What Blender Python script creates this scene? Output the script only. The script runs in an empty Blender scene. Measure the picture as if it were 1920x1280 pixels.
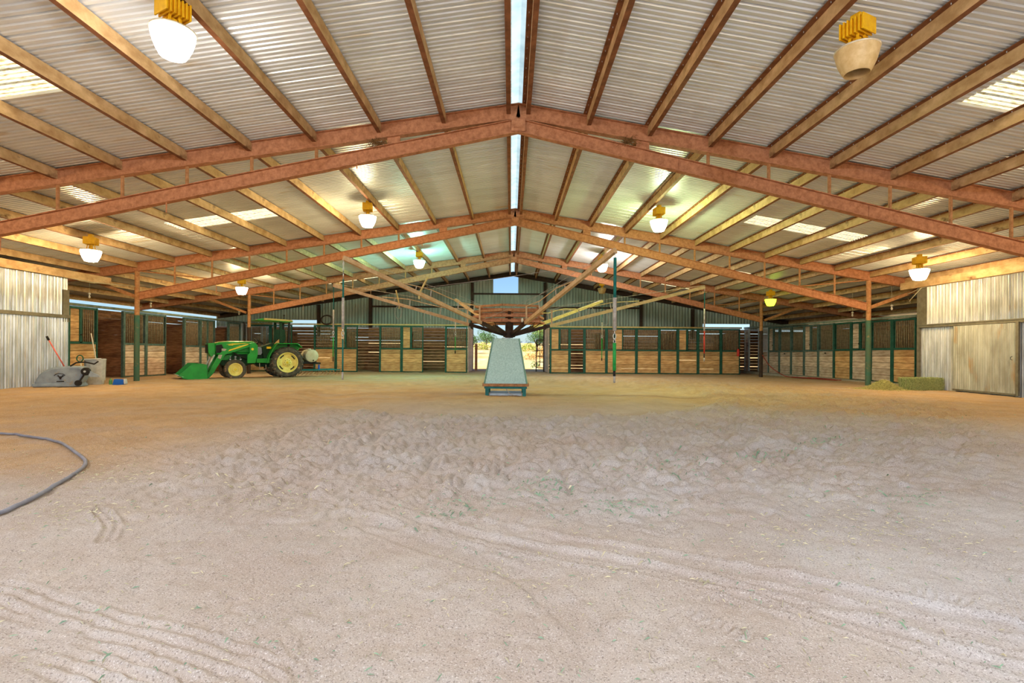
import bpy, bmesh, math, random
import numpy as np
from mathutils import Vector, Matrix, Euler
random.seed(7); rng = np.random.RandomState(11)
PI = math.pi
SC = bpy.context.scene
COL = SC.collection
EYE = 1.15
ROLL = math.radians(0.40)
F = 960.0

# ------------------------------------------------------------------ helpers
def lin(c):
    c = c / 255.0
    return c / 12.92 if c <= .04045 else ((c + .055) / 1.055) ** 2.4
def rgb(r, g, b): return (lin(r), lin(g), lin(b), 1)

def gz(y):
    t = min(max((y - 19) / 10, 0), 1)
    return -.1 * t * t * (3 - 2 * t)
def g2(px, py):
    """a place on the floor read off the photograph"""
    x, y = px - 958, py - 658
    c, s = math.cos(ROLL), math.sin(ROLL)
    x, y = x * c + y * s, -x * s + y * c
    D = F * EYE / max(y, 1)
    return (x * D / F, D)

class MB:
    def __init__(s): s.v = []; s.f = []
    def add(s, vs, fs):
        n = len(s.v); s.v += [tuple(v) for v in vs]; s.f += [tuple(i + n for i in f) for f in fs]; return s
    def box(s, c, d, rot=None):
        hx, hy, hz = d[0] / 2, d[1] / 2, d[2] / 2
        vs = [Vector((x, y, z)) for x in (-hx, hx) for y in (-hy, hy) for z in (-hz, hz)]
        if rot is not None: vs = [rot @ v for v in vs]
        vs = [v + Vector(c) for v in vs]
        return s.add(vs, [(0, 1, 3, 2), (4, 6, 7, 5), (0, 4, 5, 1), (2, 3, 7, 6), (0, 2, 6, 4), (1, 5, 7, 3)])
    def bb(s, x0, x1, y0, y1, z0, z1):
        return s.box(((x0 + x1) / 2, (y0 + y1) / 2, (z0 + z1) / 2), (abs(x1 - x0), abs(y1 - y0), abs(z1 - z0)))
    def beam(s, p0, p1, w, h, up=(0, 0, 1)):
        p0, p1 = Vector(p0), Vector(p1); d = p1 - p0; L = d.length; d.normalize()
        u = Vector(up)
        if abs(u.dot(d)) > .98: u = Vector((1, 0, 0))
        sd = d.cross(u).normalized(); u = sd.cross(d).normalized()
        R = Matrix((sd, d, u)).transposed()
        return s.box((p0 + p1) / 2, (w, L, h), R)
    def prof(s, pts, p0, p1, up=(0, 0, 1), closed=True):
        """sweep a 2D profile (side, up) from p0 to p1"""
        p0, p1 = Vector(p0), Vector(p1); d = (p1 - p0).normalized(); u = Vector(up)
        sd = d.cross(u).normalized(); u = sd.cross(d).normalized(); n = len(pts)
        vs = [p + sd * a + u * b for p in (p0, p1) for a, b in pts]
        fs = [(i, (i + 1) % n, n + (i + 1) % n, n + i) for i in range(n)] + [tuple(range(n))[::-1], tuple(range(n, 2 * n))]
        return s.add(vs, fs)
    def tube(s, pts, r, n=8, cap=True):
        pts = [Vector(p) for p in pts]; m = len(pts)
        rs = r if isinstance(r, (list, tuple)) else [r] * m
        vs = []; ref = None
        for i, p in enumerate(pts):
            d = (pts[min(i + 1, m - 1)] - pts[max(i - 1, 0)]).normalized()
            if ref is None:
                ref = Vector((0, 0, 1)) if abs(d.z) < .9 else Vector((1, 0, 0))
            a = d.cross(ref).normalized(); b = a.cross(d).normalized(); ref = b
            vs += [p + (a * math.cos(2 * PI * k / n) + b * math.sin(2 * PI * k / n)) * rs[i] for k in range(n)]
        fs = [(i * n + k, i * n + (k + 1) % n, (i + 1) * n + (k + 1) % n, (i + 1) * n + k) for i in range(m - 1) for k in range(n)]
        if cap: fs += [tuple(range(n))[::-1], tuple(range((m - 1) * n, m * n))]
        return s.add(vs, fs)
    def lathe(s, prof, c=(0, 0, 0), axis='z', n=24):
        vs = []
        for r, h in prof:
            for k in range(n):
                a = 2 * PI * k / n; x, y = r * math.cos(a), r * math.sin(a)
                v = {'z': (x, y, h), 'y': (x, h, y), 'x': (h, x, y)}[axis]
                vs.append((v[0] + c[0], v[1] + c[1], v[2] + c[2]))
        m = len(prof)
        fs = [(i * n + k, i * n + (k + 1) % n, (i + 1) * n + (k + 1) % n, (i + 1) * n + k) for i in range(m - 1) for k in range(n)]
        return s.add(vs, fs)
    def prism(s, poly, y0, y1):
        """polygon in x,z extruded along y"""
        n = len(poly)
        vs = [(x, y0, z) for x, z in poly] + [(x, y1, z) for x, z in poly]
        return s.add(vs, [(i, (i + 1) % n, n + (i + 1) % n, n + i) for i in range(n)] + [tuple(range(n)), tuple(range(n, 2 * n))[::-1]])
    def build(s, name, m, parent=None, smooth=False, bevel=0, world=False, loc=None, fix=True):
        me = bpy.data.meshes.new(name); vs = s.v; off = None
        if parent is not None and world:
            M_ = parent.matrix_basis.inverted(); vs = [tuple(M_ @ Vector(v)) for v in vs]
        if parent is None and loc is None:
            xs = [v[0] for v in vs]; ys = [v[1] for v in vs]; zs = [v[2] for v in vs]
            loc = ((min(xs) + max(xs)) / 2, (min(ys) + max(ys)) / 2, min(zs))
            vs = [(v[0] - loc[0], v[1] - loc[1], v[2] - loc[2]) for v in vs]
        me.from_pydata(vs, [], s.f)
        if fix:
            bm = bmesh.new(); bm.from_mesh(me); bmesh.ops.recalc_face_normals(bm, faces=bm.faces); bm.to_mesh(me); bm.free()
        if smooth: me.polygons.foreach_set('use_smooth', [True] * len(me.polygons))
        me.materials.append(m); me.update()
        o = bpy.data.objects.new(name, me); COL.objects.link(o)
        if parent is not None: o.parent = parent
        elif loc is not None: o.location = loc
        if smooth == 'auto':
            me.polygons.foreach_set('use_smooth', [True] * len(me.polygons))
            md = o.modifiers.new('edges', 'EDGE_SPLIT'); md.split_angle = math.radians(35)
        if bevel:
            b = o.modifiers.new('bevel', 'BEVEL'); b.width = bevel; b.segments = 2; b.limit_method = 'ANGLE'
        return o

def thing(name, label, cat, loc=(0, 0, 0), rz=0, group=None):
    o = bpy.data.objects.new(name, None); COL.objects.link(o)
    o.location = loc; o.rotation_euler = (0, 0, rz)
    o.matrix_basis = Matrix.Translation(Vector(loc)) @ Matrix.Rotation(rz, 4, 'Z')
    o.empty_display_size = .1
    o['label'] = label; o['category'] = cat
    if group: o['group'] = group
    return o
def tag(o, label=None, cat=None, group=None, kind=None):
    if label: o['label'] = label
    if cat: o['category'] = cat
    if group: o['group'] = group
    if kind: o['kind'] = kind
    return o
def struct(o, label=None):
    o['kind'] = 'structure'
    if label: o['label'] = label
    return o
def dup(o, parent=None, **kw):
    c = o.copy(); COL.objects.link(c)
    if parent is not None: c.parent = parent
    for ch in [x for x in o.children]: dup(ch, c)
    return c
ORD = ['nearest', 'second', 'third', 'fourth', 'fifth', 'sixth', 'seventh', 'eighth', 'ninth', 'tenth', 'eleventh', 'twelfth', 'thirteenth', 'fourteenth', 'fifteenth', 'sixteenth']
def nth(k): return 'first' if k == 0 else ORD[k]

# ------------------------------------------------------------------ materials
def M(name, c1, c2=None, scale=6, rough=.8, metal=0, spots=None, bump=0, bscale=40, island=0, stretch=None, detail=6, spec=.3):
    m = bpy.data.materials.new(name); m.use_nodes = True
    N, L = m.node_tree.nodes, m.node_tree.links; N.clear()
    out = N.new('ShaderNodeOutputMaterial'); b = N.new('ShaderNodeBsdfPrincipled'); L.new(b.outputs[0], out.inputs[0])
    b.inputs['Roughness'].default_value = rough; b.inputs['Metallic'].default_value = metal
    b.inputs['Specular IOR Level'].default_value = spec
    tc = N.new('ShaderNodeTexCoord'); co = tc.outputs['Object']
    if stretch:
        mp = N.new('ShaderNodeMapping'); mp.inputs['Scale'].default_value = stretch; L.new(co, mp.inputs[0]); co = mp.outputs[0]
    col = None
    if c2 is not None:
        n = N.new('ShaderNodeTexNoise'); n.inputs['Scale'].default_value = scale; n.inputs['Detail'].default_value = detail
        n.inputs['Roughness'].default_value = .62
        L.new(co, n.inputs['Vector'])
        r = N.new('ShaderNodeValToRGB'); r.color_ramp.elements[0].position = .36; r.color_ramp.elements[1].position = .64
        r.color_ramp.elements[0].color = c1; r.color_ramp.elements[1].color = c2
        L.new(n.outputs[0], r.inputs[0]); col = r.outputs[0]
    if spots:                                           # (colour, scale, threshold)
        for (sc_, ss, th) in spots:
            n2 = N.new('ShaderNodeTexNoise'); n2.inputs['Scale'].default_value = ss; n2.inputs['Detail'].default_value = 5
            L.new(co, n2.inputs['Vector'])
            r2 = N.new('ShaderNodeValToRGB'); r2.color_ramp.elements[0].position = th; r2.color_ramp.elements[1].position = th + .1
            r2.color_ramp.elements[0].color = (0, 0, 0, 1); r2.color_ramp.elements[1].color = (1, 1, 1, 1)
            L.new(n2.outputs[0], r2.inputs[0])
            mx = N.new('ShaderNodeMixRGB'); mx.inputs[2].default_value = sc_
            L.new(r2.outputs[0], mx.inputs[0])
            if col is None: mx.inputs[1].default_value = c1
            else: L.new(col, mx.inputs[1])
            col = mx.outputs[0]
    if island:
        g = N.new('ShaderNodeNewGeometry'); mr = N.new('ShaderNodeMapRange')
        mr.inputs['To Min'].default_value = 1 - island; mr.inputs['To Max'].default_value = 1 + island
        L.new(g.outputs['Random Per Island'], mr.inputs[0])
        mu = N.new('ShaderNodeVectorMath'); mu.operation = 'SCALE'
        if col is None: mu.inputs[0].default_value = c1[:3]
        else: L.new(col, mu.inputs[0])
        L.new(mr.outputs[0], mu.inputs['Scale']); col = mu.outputs[0]
    if col is None: b.inputs['Base Color'].default_value = c1
    else: L.new(col, b.inputs['Base Color'])
    if bump:
        n3 = N.new('ShaderNodeTexNoise'); n3.inputs['Scale'].default_value = bscale; n3.inputs['Detail'].default_value = 4
        L.new(co, n3.inputs['Vector'])
        bp = N.new('ShaderNodeBump'); bp.inputs['Strength'].default_value = bump; bp.inputs['Distance'].default_value = .02
        L.new(n3.outputs[0], bp.inputs['Height']); L.new(bp.outputs[0], b.inputs['Normal'])
    return m
def emis(name, c, s):
    m = bpy.data.materials.new(name); m.use_nodes = True
    N, L = m.node_tree.nodes, m.node_tree.links; N.clear()
    out = N.new('ShaderNodeOutputMaterial'); e = N.new('ShaderNodeEmission'); e.inputs[0].default_value = c; e.inputs[1].default_value = s
    L.new(e.outputs[0], out.inputs[0]); return m
def transl(name, c, dirt, scale=6, stretch=None, mixd=.35):
    m = bpy.data.materials.new(name); m.use_nodes = True
    N, L = m.node_tree.nodes, m.node_tree.links; N.clear()
    out = N.new('ShaderNodeOutputMaterial'); t = N.new('ShaderNodeBsdfTranslucent'); d = N.new('ShaderNodeBsdfDiffuse')
    mx = N.new('ShaderNodeMixShader'); mx.inputs[0].default_value = mixd
    tc = N.new('ShaderNodeTexCoord'); n = N.new('ShaderNodeTexNoise'); n.inputs['Scale'].default_value = scale; n.inputs['Detail'].default_value = 8
    mp = N.new('ShaderNodeMapping'); mp.inputs['Scale'].default_value = stretch or (1, 1, 1)
    r = N.new('ShaderNodeValToRGB'); r.color_ramp.elements[0].position = .45; r.color_ramp.elements[1].position = .68
    r.color_ramp.elements[0].color = c; r.color_ramp.elements[1].color = dirt
    L.new(tc.outputs['Object'], mp.inputs[0]); L.new(mp.outputs[0], n.inputs['Vector']); L.new(n.outputs[0], r.inputs[0])
    L.new(r.outputs[0], t.inputs[0]); L.new(r.outputs[0], d.inputs[0])
    L.new(t.outputs[0], mx.inputs[1]); L.new(d.outputs[0], mx.inputs[2]); L.new(mx.outputs[0], out.inputs[0]); return m

m_rafter = M('rusty_rafter_steel', rgb(198, 142, 108), rgb(162, 108, 78), 9, .75, .1, [(rgb(196, 140, 104), 22, .6)], .15, 60)
m_purlin = M('tan_purlin_steel', rgb(218, 186, 142), rgb(180, 146, 102), 5, .8, .05, [(rgb(96, 62, 40), 3, .62)], .1, 50, stretch=(1, .6, 1))
m_strut = M('pale_rust_pipe', rgb(188, 140, 98), rgb(158, 108, 70), 12, .8)
m_roof = M('galvanised_roof_sheet', rgb(230, 238, 248), rgb(214, 222, 232), .9, .36, .35, [(rgb(208, 202, 192), 1.7, .64)], 0, stretch=(.5, 2, 1), spec=.5)
m_ridge = transl('ridge_cap_sheet', rgb(225, 238, 240), rgb(205, 222, 226), 4)
m_sky = transl('fibreglass_skylight', rgb(255, 240, 190), rgb(206, 172, 96), 9, (1, 5, 1), .1)
m_gable = M('weathered_green_sheet', rgb(172, 186, 178), rgb(142, 158, 150), 2.2, .6, .25, [(rgb(146, 130, 104), 3, .64)], 0, stretch=(3, 1, .35))
m_side = M('galvanised_side_sheet', rgb(212, 214, 212), rgb(166, 168, 162), 3.0, .42, .4, [(rgb(164, 142, 112), 3.2, .64), (rgb(120, 92, 70), 14, .72)], 0, stretch=(1, 1.6, .3))
m_sideL = M('galvanised_wall_sheet', rgb(220, 226, 228), rgb(176, 180, 176), 3.0, .36, .6, [(rgb(160, 128, 92), 2.6, .64)], 0, stretch=(1, 1.6, .3))
m_trimgrey = M('grey_flashing', rgb(128, 124, 108), rgb(108, 102, 86), 6, .7, .2)
m_green = M('green_painted_steel', rgb(40, 96, 82), rgb(30, 74, 64), 8, .6, .1, [(rgb(92, 110, 98), 20, .66)])
m_greenl = M('worn_bluegreen_steel', rgb(92, 116, 112), rgb(64, 90, 84), 6, .6, .1, [(rgb(130, 140, 134), 14, .62)])
m_white = M('white_painted_frame', rgb(206, 212, 218), rgb(180, 188, 196), 8, .5)
m_wood = M('pine_board', rgb(216, 178, 128), rgb(176, 130, 86), 2.2, .85, 0, [(rgb(100, 62, 38), 9, .68)], .1, 30, .28, stretch=(1, 1, 6))
m_woodold = M('weathered_board', rgb(216, 196, 178), rgb(172, 146, 124), 2.2, .85, 0, [(rgb(100, 76, 60), 9, .68)], .1, 30, .28, stretch=(1, 1, 6))
m_wooddark = M("dark_stall_board", rgb(182, 132, 94), rgb(130, 90, 64), 2.5, .88, 0, [(rgb(84, 56, 42), 4, .62)], .1, 30, .25, stretch=(1, 1, 6))
m_barsteel = M('dusty_grille_bar', rgb(176, 164, 136), rgb(130, 126, 106), 8, .7, .2)
m_pipe = M('walker_arm_paint', rgb(212, 182, 142), rgb(188, 152, 110), 7, .65, 0, [(rgb(160, 112, 76), 12, .66)])
m_pipey = M('walker_arm_yellow_paint', rgb(220, 202, 142), rgb(198, 176, 112), 7, .65)
m_darksteel = M('dark_brown_steel', rgb(72, 56, 46), rgb(54, 40, 34), 7, .7, .1)
m_hopper = M('galvanised_hopper', rgb(188, 214, 202), rgb(160, 190, 178), 30, .5, .3, [(rgb(168, 186, 176), 60, .62)], spec=.4)
m_teal = M('teal_paint', rgb(44, 128, 128), rgb(36, 104, 104), 8, .6)
m_rope = M('teal_rope', rgb(30, 120, 112), rgb(24, 96, 92), 20, .8)
m_wrap = M('pale_grey_wrap', rgb(196, 190, 180), rgb(160, 150, 142), 14, .7)
m_lime = M('green_strap', rgb(48, 178, 84), rgb(34, 150, 70), 14, .6)
m_red = M('red_strap', rgb(214, 70, 52), rgb(180, 50, 40), 14, .6)
m_chrome = M('steel_snap', rgb(200, 200, 200), None, 6, .3, .9)
m_lampy = M('yellow_lamp_housing', rgb(246, 198, 30), rgb(226, 170, 22), 10, .45, 0, None, 0, 40)
m_rim = M('pale_lamp_rim', rgb(222, 212, 190), None, 6, .4, .4)
m_bowl = M('dusty_glass_bowl', rgb(226, 200, 150), rgb(204, 172, 116), 9, .45, 0, None, 0, 40, spec=.5)
m_bowlp = M('dusty_pale_bowl', rgb(222, 214, 196), rgb(204, 190, 164), 9, .5)
m_conc = M('pale_concrete', rgb(186, 180, 168), rgb(160, 152, 138), 5, .9, 0, None, .2, 40)
m_jd = M('tractor_green', rgb(24, 156, 54), rgb(18, 136, 46), 4, .35, 0, None, 0, 40, spec=.5)
m_jdy = M('tractor_yellow', rgb(240, 214, 64), rgb(226, 198, 56), 6, .4)
m_rimy = M('pale_yellow_wheel', rgb(240, 228, 140), rgb(226, 210, 112), 7, .45)
m_tyre = M('dusty_tyre', rgb(98, 92, 84), rgb(66, 62, 58), 5, .9, 0, [(rgb(166, 128, 96), 8, .6)])
m_black = M('black_metal', rgb(36, 34, 34), rgb(26, 24, 24), 6, .6)
m_engine = M('engine_dark_green', rgb(32, 70, 42), rgb(22, 44, 30), 20, .6, .1)
m_canopy = M('canopy_tan_top', rgb(206, 184, 112), rgb(186, 160, 92), 4, .6)
m_panelw = M('pale_grey_panel', rgb(196, 200, 216), rgb(176, 180, 196), 4, .5)
m_seat = M('tan_seat', rgb(196, 148, 92), None, 4, .7)
m_tank = M('milky_poly_tank', rgb(214, 208, 186), rgb(196, 186, 158), 4, .5)
m_tankface = M('milky_tank_end', rgb(206, 216, 208), rgb(188, 200, 190), 4, .5)
m_grey = M('grey_poly', rgb(150, 166, 184), rgb(128, 144, 162), 4, .55, 0, [(rgb(150, 140, 120), 5, .6)])
m_pink = M('pink_handle', rgb(226, 108, 100), None, 4, .6)
m_pole = M('pale_pole', rgb(190, 184, 172), None, 4, .6)
m_galv = M('bright_galvanised', rgb(214, 222, 228), rgb(180, 190, 198), 5, .35, .25)
m_blue = M('blue_plastic', rgb(28, 96, 200), None, 4, .45)
m_bottle = M('green_plastic', rgb(90, 150, 90), None, 4, .45)
m_hose = M('grey_hose', rgb(150, 152, 168), rgb(128, 130, 146), 6, .55)
m_redhose = M('red_hose', rgb(160, 60, 48), rgb(130, 50, 42), 6, .6)
m_hay = M('green_hay', rgb(188, 196, 136), rgb(140, 156, 100), 30, .95, 0, [(rgb(196, 186, 120), 40, .58)], .6, 60, .35)
m_hayl = M('loose_hay', rgb(224, 216, 150), rgb(180, 174, 104), 20, .95, 0, None, .4, 60, .35)
m_straw = M('straw_bits', rgb(206, 196, 160), None, 4, .95, 0, None, 0, 40, .3)
m_grassbit = M('green_hay_bits', rgb(140, 170, 138), None, 4, .95, 0, None, 0, 40, .3)
m_nest = M('dry_grass_nest', rgb(150, 112, 70), rgb(108, 78, 48), 14, .95, 0, None, 0, 40, .3)
m_cableg = M('pale_conduit', rgb(188, 178, 150), None, 4, .6)
m_porc = M('white_porcelain', rgb(226, 220, 204), None, 4, .4)
m_bark = M('tree_bark', rgb(96, 80, 64), rgb(72, 60, 48), 6, .9)
m_leaf1 = M('leaf_green', rgb(96, 128, 72), rgb(70, 104, 58), 2, .85, 0, None, 0, 40, .35)
m_leaf2 = M('leaf_yellowgreen', rgb(176, 182, 72), rgb(140, 150, 60), 2, .85, 0, None, 0, 40, .35)
m_leaf3 = M('leaf_orange', rgb(206, 168, 100), rgb(184, 150, 84), 2, .85, 0, None, 0, 40, .35)
m_field = M('dry_field', rgb(222, 190, 132), rgb(200, 160, 98), .5, .95, 0, [(rgb(160, 140, 84), .25, .6), (rgb(226, 206, 166), .9, .6)], 0, stretch=(1, .35, 1))
m_extred = M('extinguisher_red', rgb(206, 60, 50), None, 4, .4)

# floor: pale dusty sand, side dirt and the lamps' warm light mixed into the colour
def floor_mat():
    m = bpy.data.materials.new('arena_sand'); m.use_nodes = True
    N, L = m.node_tree.nodes, m.node_tree.links; N.clear()
    out = N.new('ShaderNodeOutputMaterial'); b = N.new('ShaderNodeBsdfPrincipled'); L.new(b.outputs[0], out.inputs[0])
    b.inputs['Roughness'].default_value = .95; b.inputs['Specular IOR Level'].default_value = .08
    tc = N.new('ShaderNodeTexCoord')
    def noise(sc, det=6, st=None):
        n = N.new('ShaderNodeTexNoise'); n.inputs['Scale'].default_value = sc; n.inputs['Detail'].default_value = det; n.inputs['Roughness'].default_value = .65
        if st:
            mp = N.new('ShaderNodeMapping'); mp.inputs['Scale'].default_value = st; L.new(tc.outputs['Object'], mp.inputs[0]); L.new(mp.outputs[0], n.inputs['Vector'])
        else: L.new(tc.outputs['Object'], n.inputs['Vector'])
        return n.outputs[0]
    def ramp(s, a, c, b2, d):
        r = N.new('ShaderNodeValToRGB'); r.color_ramp.elements[0].position = a; r.color_ramp.elements[0].color = c
        r.color_ramp.elements[1].position = b2; r.color_ramp.elements[1].color = d; L.new(s, r.inputs[0]); return r.outputs[0]
    def mix(f, a, c):
        x = N.new('ShaderNodeMixRGB'); L.new(f, x.inputs[0])
        if isinstance(a, tuple): x.inputs[1].default_value = a
        else: L.new(a, x.inputs[1])
        if isinstance(c, tuple): x.inputs[2].default_value = c
        else: L.new(c, x.inputs[2])
        return x.outputs[0]
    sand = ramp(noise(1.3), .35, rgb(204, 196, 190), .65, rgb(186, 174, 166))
    earth_lamplight = ramp(noise(1.6), .35, rgb(208, 170, 124), .65, rgb(182, 144, 98))
    at = N.new('ShaderNodeAttribute'); at.attribute_name = 'earth_lamplight'
    base = mix(at.outputs['Fac'], sand, earth_lamplight)
    W = (1, 1, 1, 1); K = (0, 0, 0, 1)
    # smooth tan patches against gritty pale sand
    base = mix(ramp(noise(.9, 3), .5, K, .62, (.45, .45, .45, 1)), base, rgb(188, 168, 154))
    # fine grit: dark and pale grains
    base = mix(ramp(noise(110, 3), .54, K, .66, (.75, .75, .75, 1)), base, rgb(120, 104, 94))
    base = mix(ramp(noise(150, 3), .56, K, .66, (.85, .85, .85, 1)), base, rgb(234, 226, 220))
    L.new(base, b.inputs['Base Color'])
    n3 = noise(70, 5); bp = N.new('ShaderNodeBump'); bp.inputs['Strength'].default_value = .55; bp.inputs['Distance'].default_value = .012
    L.new(n3, bp.inputs['Height']); L.new(bp.outputs[0], b.inputs['Normal'])
    return m

# ------------------------------------------------------------------ floor with tracks and clods
def hsh(ix, iy, seed):
    h = (ix.astype(np.int64) * 374761393 + iy.astype(np.int64) * 668265263 + seed * 1442695041) & 0xffffffff
    h = ((h ^ (h >> 13)) * 1274126177) & 0xffffffff
    return ((h ^ (h >> 16)) & 0xffff) / 65535.0
def vnoise(x, y, seed=0):
    ix = np.floor(x); iy = np.floor(y); fx = x - ix; fy = y - iy
    fx = fx * fx * (3 - 2 * fx); fy = fy * fy * (3 - 2 * fy)
    a = hsh(ix, iy, seed); b = hsh(ix + 1, iy, seed); c = hsh(ix, iy + 1, seed); d = hsh(ix + 1, iy + 1, seed)
    return (a * (1 - fx) + b * fx) * (1 - fy) + (c * (1 - fx) + d * fx) * fy
def fbm(x, y, o=4, seed=0):
    s = 0; a = .5
    for k in range(o): s = s + a * (vnoise(x * 2 ** k, y * 2 ** k, seed + k) - .5); a *= .5
    return s
def sst(a, b, x):
    t = np.clip((x - a) / (b - a), 0, 1); return t * t * (3 - 2 * t)

TRACKS = [  # photo points, half width m, kind
    ([(150, 790), (300, 845), (520, 905), (640, 935), (960, 1005), (1280, 1062), (1600, 1125), (1920, 1195)], .17, 'rut'),
    ([(-60, 1120), (60, 1165), (170, 1200), (300, 1235), (460, 1300)], .22, 'lines'),
    ([(-60, 1165), (60, 1205), (150, 1240), (280, 1290)], .13, 'lines'),
    ([(640, 965), (840, 1035), (960, 1070), (1060, 1140), (1130, 1220), (1150, 1300)], .09, 'flat'),
    ([(1288, 1150), (1340, 1172), (1412, 1202)], .045, 'tread'),
    ([(1520, 880), (1492, 960), (1496, 1010), (1512, 1060)], .06, 'rib'),
    ([(1620, 890), (1608, 980), (1612, 1090)], .05, 'rib'),
    ([(1660, 890), (1700, 990), (1850, 1060), (1925, 1170)], .06, 'rib'),
    ([(1700, 1105), (1770, 1118), (1835, 1135)], .04, 'tread'),
    ([(60, 770), (200, 790), (340, 812), (560, 850), (800, 940)], .16, 'lines'),
    ([(-20, 800), (120, 760), (240, 750), (420, 735)], .18, 'lines'),
    ([(240, 810), (225, 785), (250, 768), (330, 755)], .2, 'lines'),
    ([(140, 790), (130, 815), (180, 845), (240, 860)], .2, 'lines'),
    ([(480, 905), (500, 930), (515, 960)], .05, 'rib'),
    ([(370, 895), (405, 925), (415, 965)], .05, 'rib'),
    ([(185, 960), (210, 985), (195, 1015)], .05, 'rut'),
    ([(700, 950), (900, 1010), (1300, 1085), (1920, 1270)], .1, 'rut'),
    ([(420, 1300), (480, 1260), (560, 1225), (640, 1262)], .12, 'soft'),
    ([(600, 800), (640, 860), (900, 930), (1250, 1000)], .12, 'lines'),
]
def floor():
    y0 = .9; ratio = 1.0062
    n = int(math.log(34.2 / y0) / math.log(ratio)) + 1
    Y = np.concatenate([np.array([-6, -3, -1, 0., .5]), y0 * ratio ** np.arange(n + 1)])
    nf = 540
    u = np.linspace(-1, 1, nf)
    Xf = np.maximum(np.abs(Y), 1)[:, None] * 1.07 * u[None, :]
    lim = 20.0
    outL = -lim; outR = lim
    rows = []
    Xf = np.clip(Xf, -lim + .01, lim - .01)
    # clipped rows are stretched back evenly so no vertices coincide
    for i in range(len(Y)):
        h = min(1.07 * max(abs(Y[i]), 1), lim - .3)
        rows.append(np.concatenate([[outL], np.linspace(-h - (lim - h) * .5, -h, 4)[:-1], h * u, np.linspace(h, h + (lim - h) * .5, 4)[1:], [outR]]))
    X = np.array(rows); nr, nc = X.shape
    YY = np.repeat(Y[:, None], nc, 1)
    t = np.clip((YY - 19) / 10, 0, 1); Z = -.1 * t * t * (3 - 2 * t)
    # broad swell and lumps
    Z += .03 * fbm(X * .5, YY * .5, 3, 5) + .022 * fbm(X * 3, YY * 3, 4, 9)
    Z += .010 * fbm(X * 16, YY * 16, 3, 21)
    # trampled ripples round the walker
    dx, dy = X - 0, YY - 14.0; r = np.hypot(dx, dy); th = np.arctan2(dy, dx)
    wx = X + .12 * vnoise(X * 3, YY * 3, 61); wy = YY + .12 * vnoise(X * 3, YY * 3, 67)
    rip = np.abs(vnoise(wx * 4.6, wy * 3.6, 31) - .5) * 1.0 + 1.0 * np.abs(vnoise(wx * 10 + 3, wy * 8, 37) - .5) + .55 * np.abs(vnoise(wx * 21, wy * 19, 41) - .5)
    amp = sst(4.6, 5.4, r) * (1 - sst(8.8, 11.2, r)) * .12 * (1 - .85 * sst(2.6, 4.2, -X)) + .02
    Z += (rip - .35) * amp
    Z -= .05 * sst(3.9, 4.4, r) * (1 - sst(5.0, 5.5, r)) - .03 * sst(5.0, 5.5, r) * (1 - sst(5.6, 6.2, r))
    # hoof pits on the near floor
    pit = vnoise(X * 5.5, YY * 5.5, 51); Z -= .02 * sst(.80, .95, pit) * sst(2.5, 4.5, YY)
    for pts, hw, kind in TRACKS:
        P = [np.array(g2(*p)) for p in pts]
        # smooth the polyline
        Q = []
        for i in range(len(P) - 1):
            a = P[max(i - 1, 0)]; b = P[i]; c = P[i + 1]; d = P[min(i + 2, len(P) - 1)]
            for k in range(6):
                s = k / 6
                Q.append(.5 * ((2 * b) + (c - a) * s + (2 * a - 5 * b + 4 * c - d) * s * s + (3 * b - a - 3 * c + d) * s ** 3))
        Q.append(P[-1]); Q = np.array(Q)
        lo = Q.min(0) - hw * 2; hi = Q.max(0) + hw * 2
        msk = (X > lo[0]) & (X < hi[0]) & (YY > lo[1]) & (YY < hi[1])
        if not msk.any(): continue
        x = X[msk]; y = YY[msk]; best = np.full(x.shape, 9.); sd = np.zeros(x.shape); al = np.zeros(x.shape); acc = 0
        for i in range(len(Q) - 1):
            a, b = Q[i], Q[i + 1]; d = b - a; L = np.hypot(*d)
            if L < 1e-6: continue
            tt = ((x - a[0]) * d[0] + (y - a[1]) * d[1]) / L ** 2; tc = np.clip(tt, 0, 1)
            px = x - a[0] - d[0] * tc; py = y - a[1] - d[1] * tc; dist = np.hypot(px, py)
            cr = (px * d[1] - py * d[0]) / L
            k = dist < best; best[k] = dist[k]; sd[k] = np.where(np.abs(cr[k]) > 1e-9, np.sign(cr[k]), 1) * dist[k]; al[k] = acc + tc[k] * L; acc += L
        w = 1 - sst(hw * .75, hw * 1.15, best)
        wob = .5 + .5 * vnoise(al * 2, sd * 3, 77)
        if kind == 'rut': dz = -.010 * w + .022 * np.exp(-((np.abs(sd) - hw) / .016) ** 2) * wob + .02 * np.exp(-(sd / .014) ** 2) * wob
        elif kind == 'lines': dz = (.009 * np.cos(2 * PI * sd / .062 + 2 * vnoise(al * .8, sd * 0, 5)) - .006) * w * wob
        elif kind == 'flat': dz = -.012 * w
        elif kind == 'soft': dz = .005 * np.cos(2 * PI * al / .035 + 3 * vnoise(al * 4, sd * 6, 8)) * w
        elif kind == 'tread': dz = (.007 * np.cos(2 * PI * (al + .3 * np.abs(sd)) / .042) - .003) * w
        else: dz = (.0035 * np.cos(2 * PI * sd / .03) + .0025 * np.cos(2 * PI * al / .05) - .002) * w * wob
        zz = Z[msk]; zz = zz * 1 + dz; Z[msk] = zz
    co = np.stack([X, YY, Z], -1).reshape(-1, 3).astype(np.float32)
    me = bpy.data.meshes.new('floor')
    idx = np.arange(nr * nc).reshape(nr, nc)
    q = np.stack([idx[:-1, :-1], idx[:-1, 1:], idx[1:, 1:], idx[1:, :-1]], -1).reshape(-1, 4).astype(np.int32)
    me.vertices.add(len(co)); me.vertices.foreach_set('co', co.ravel())
    me.loops.add(q.size); me.loops.foreach_set('vertex_index', q.ravel())
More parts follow.
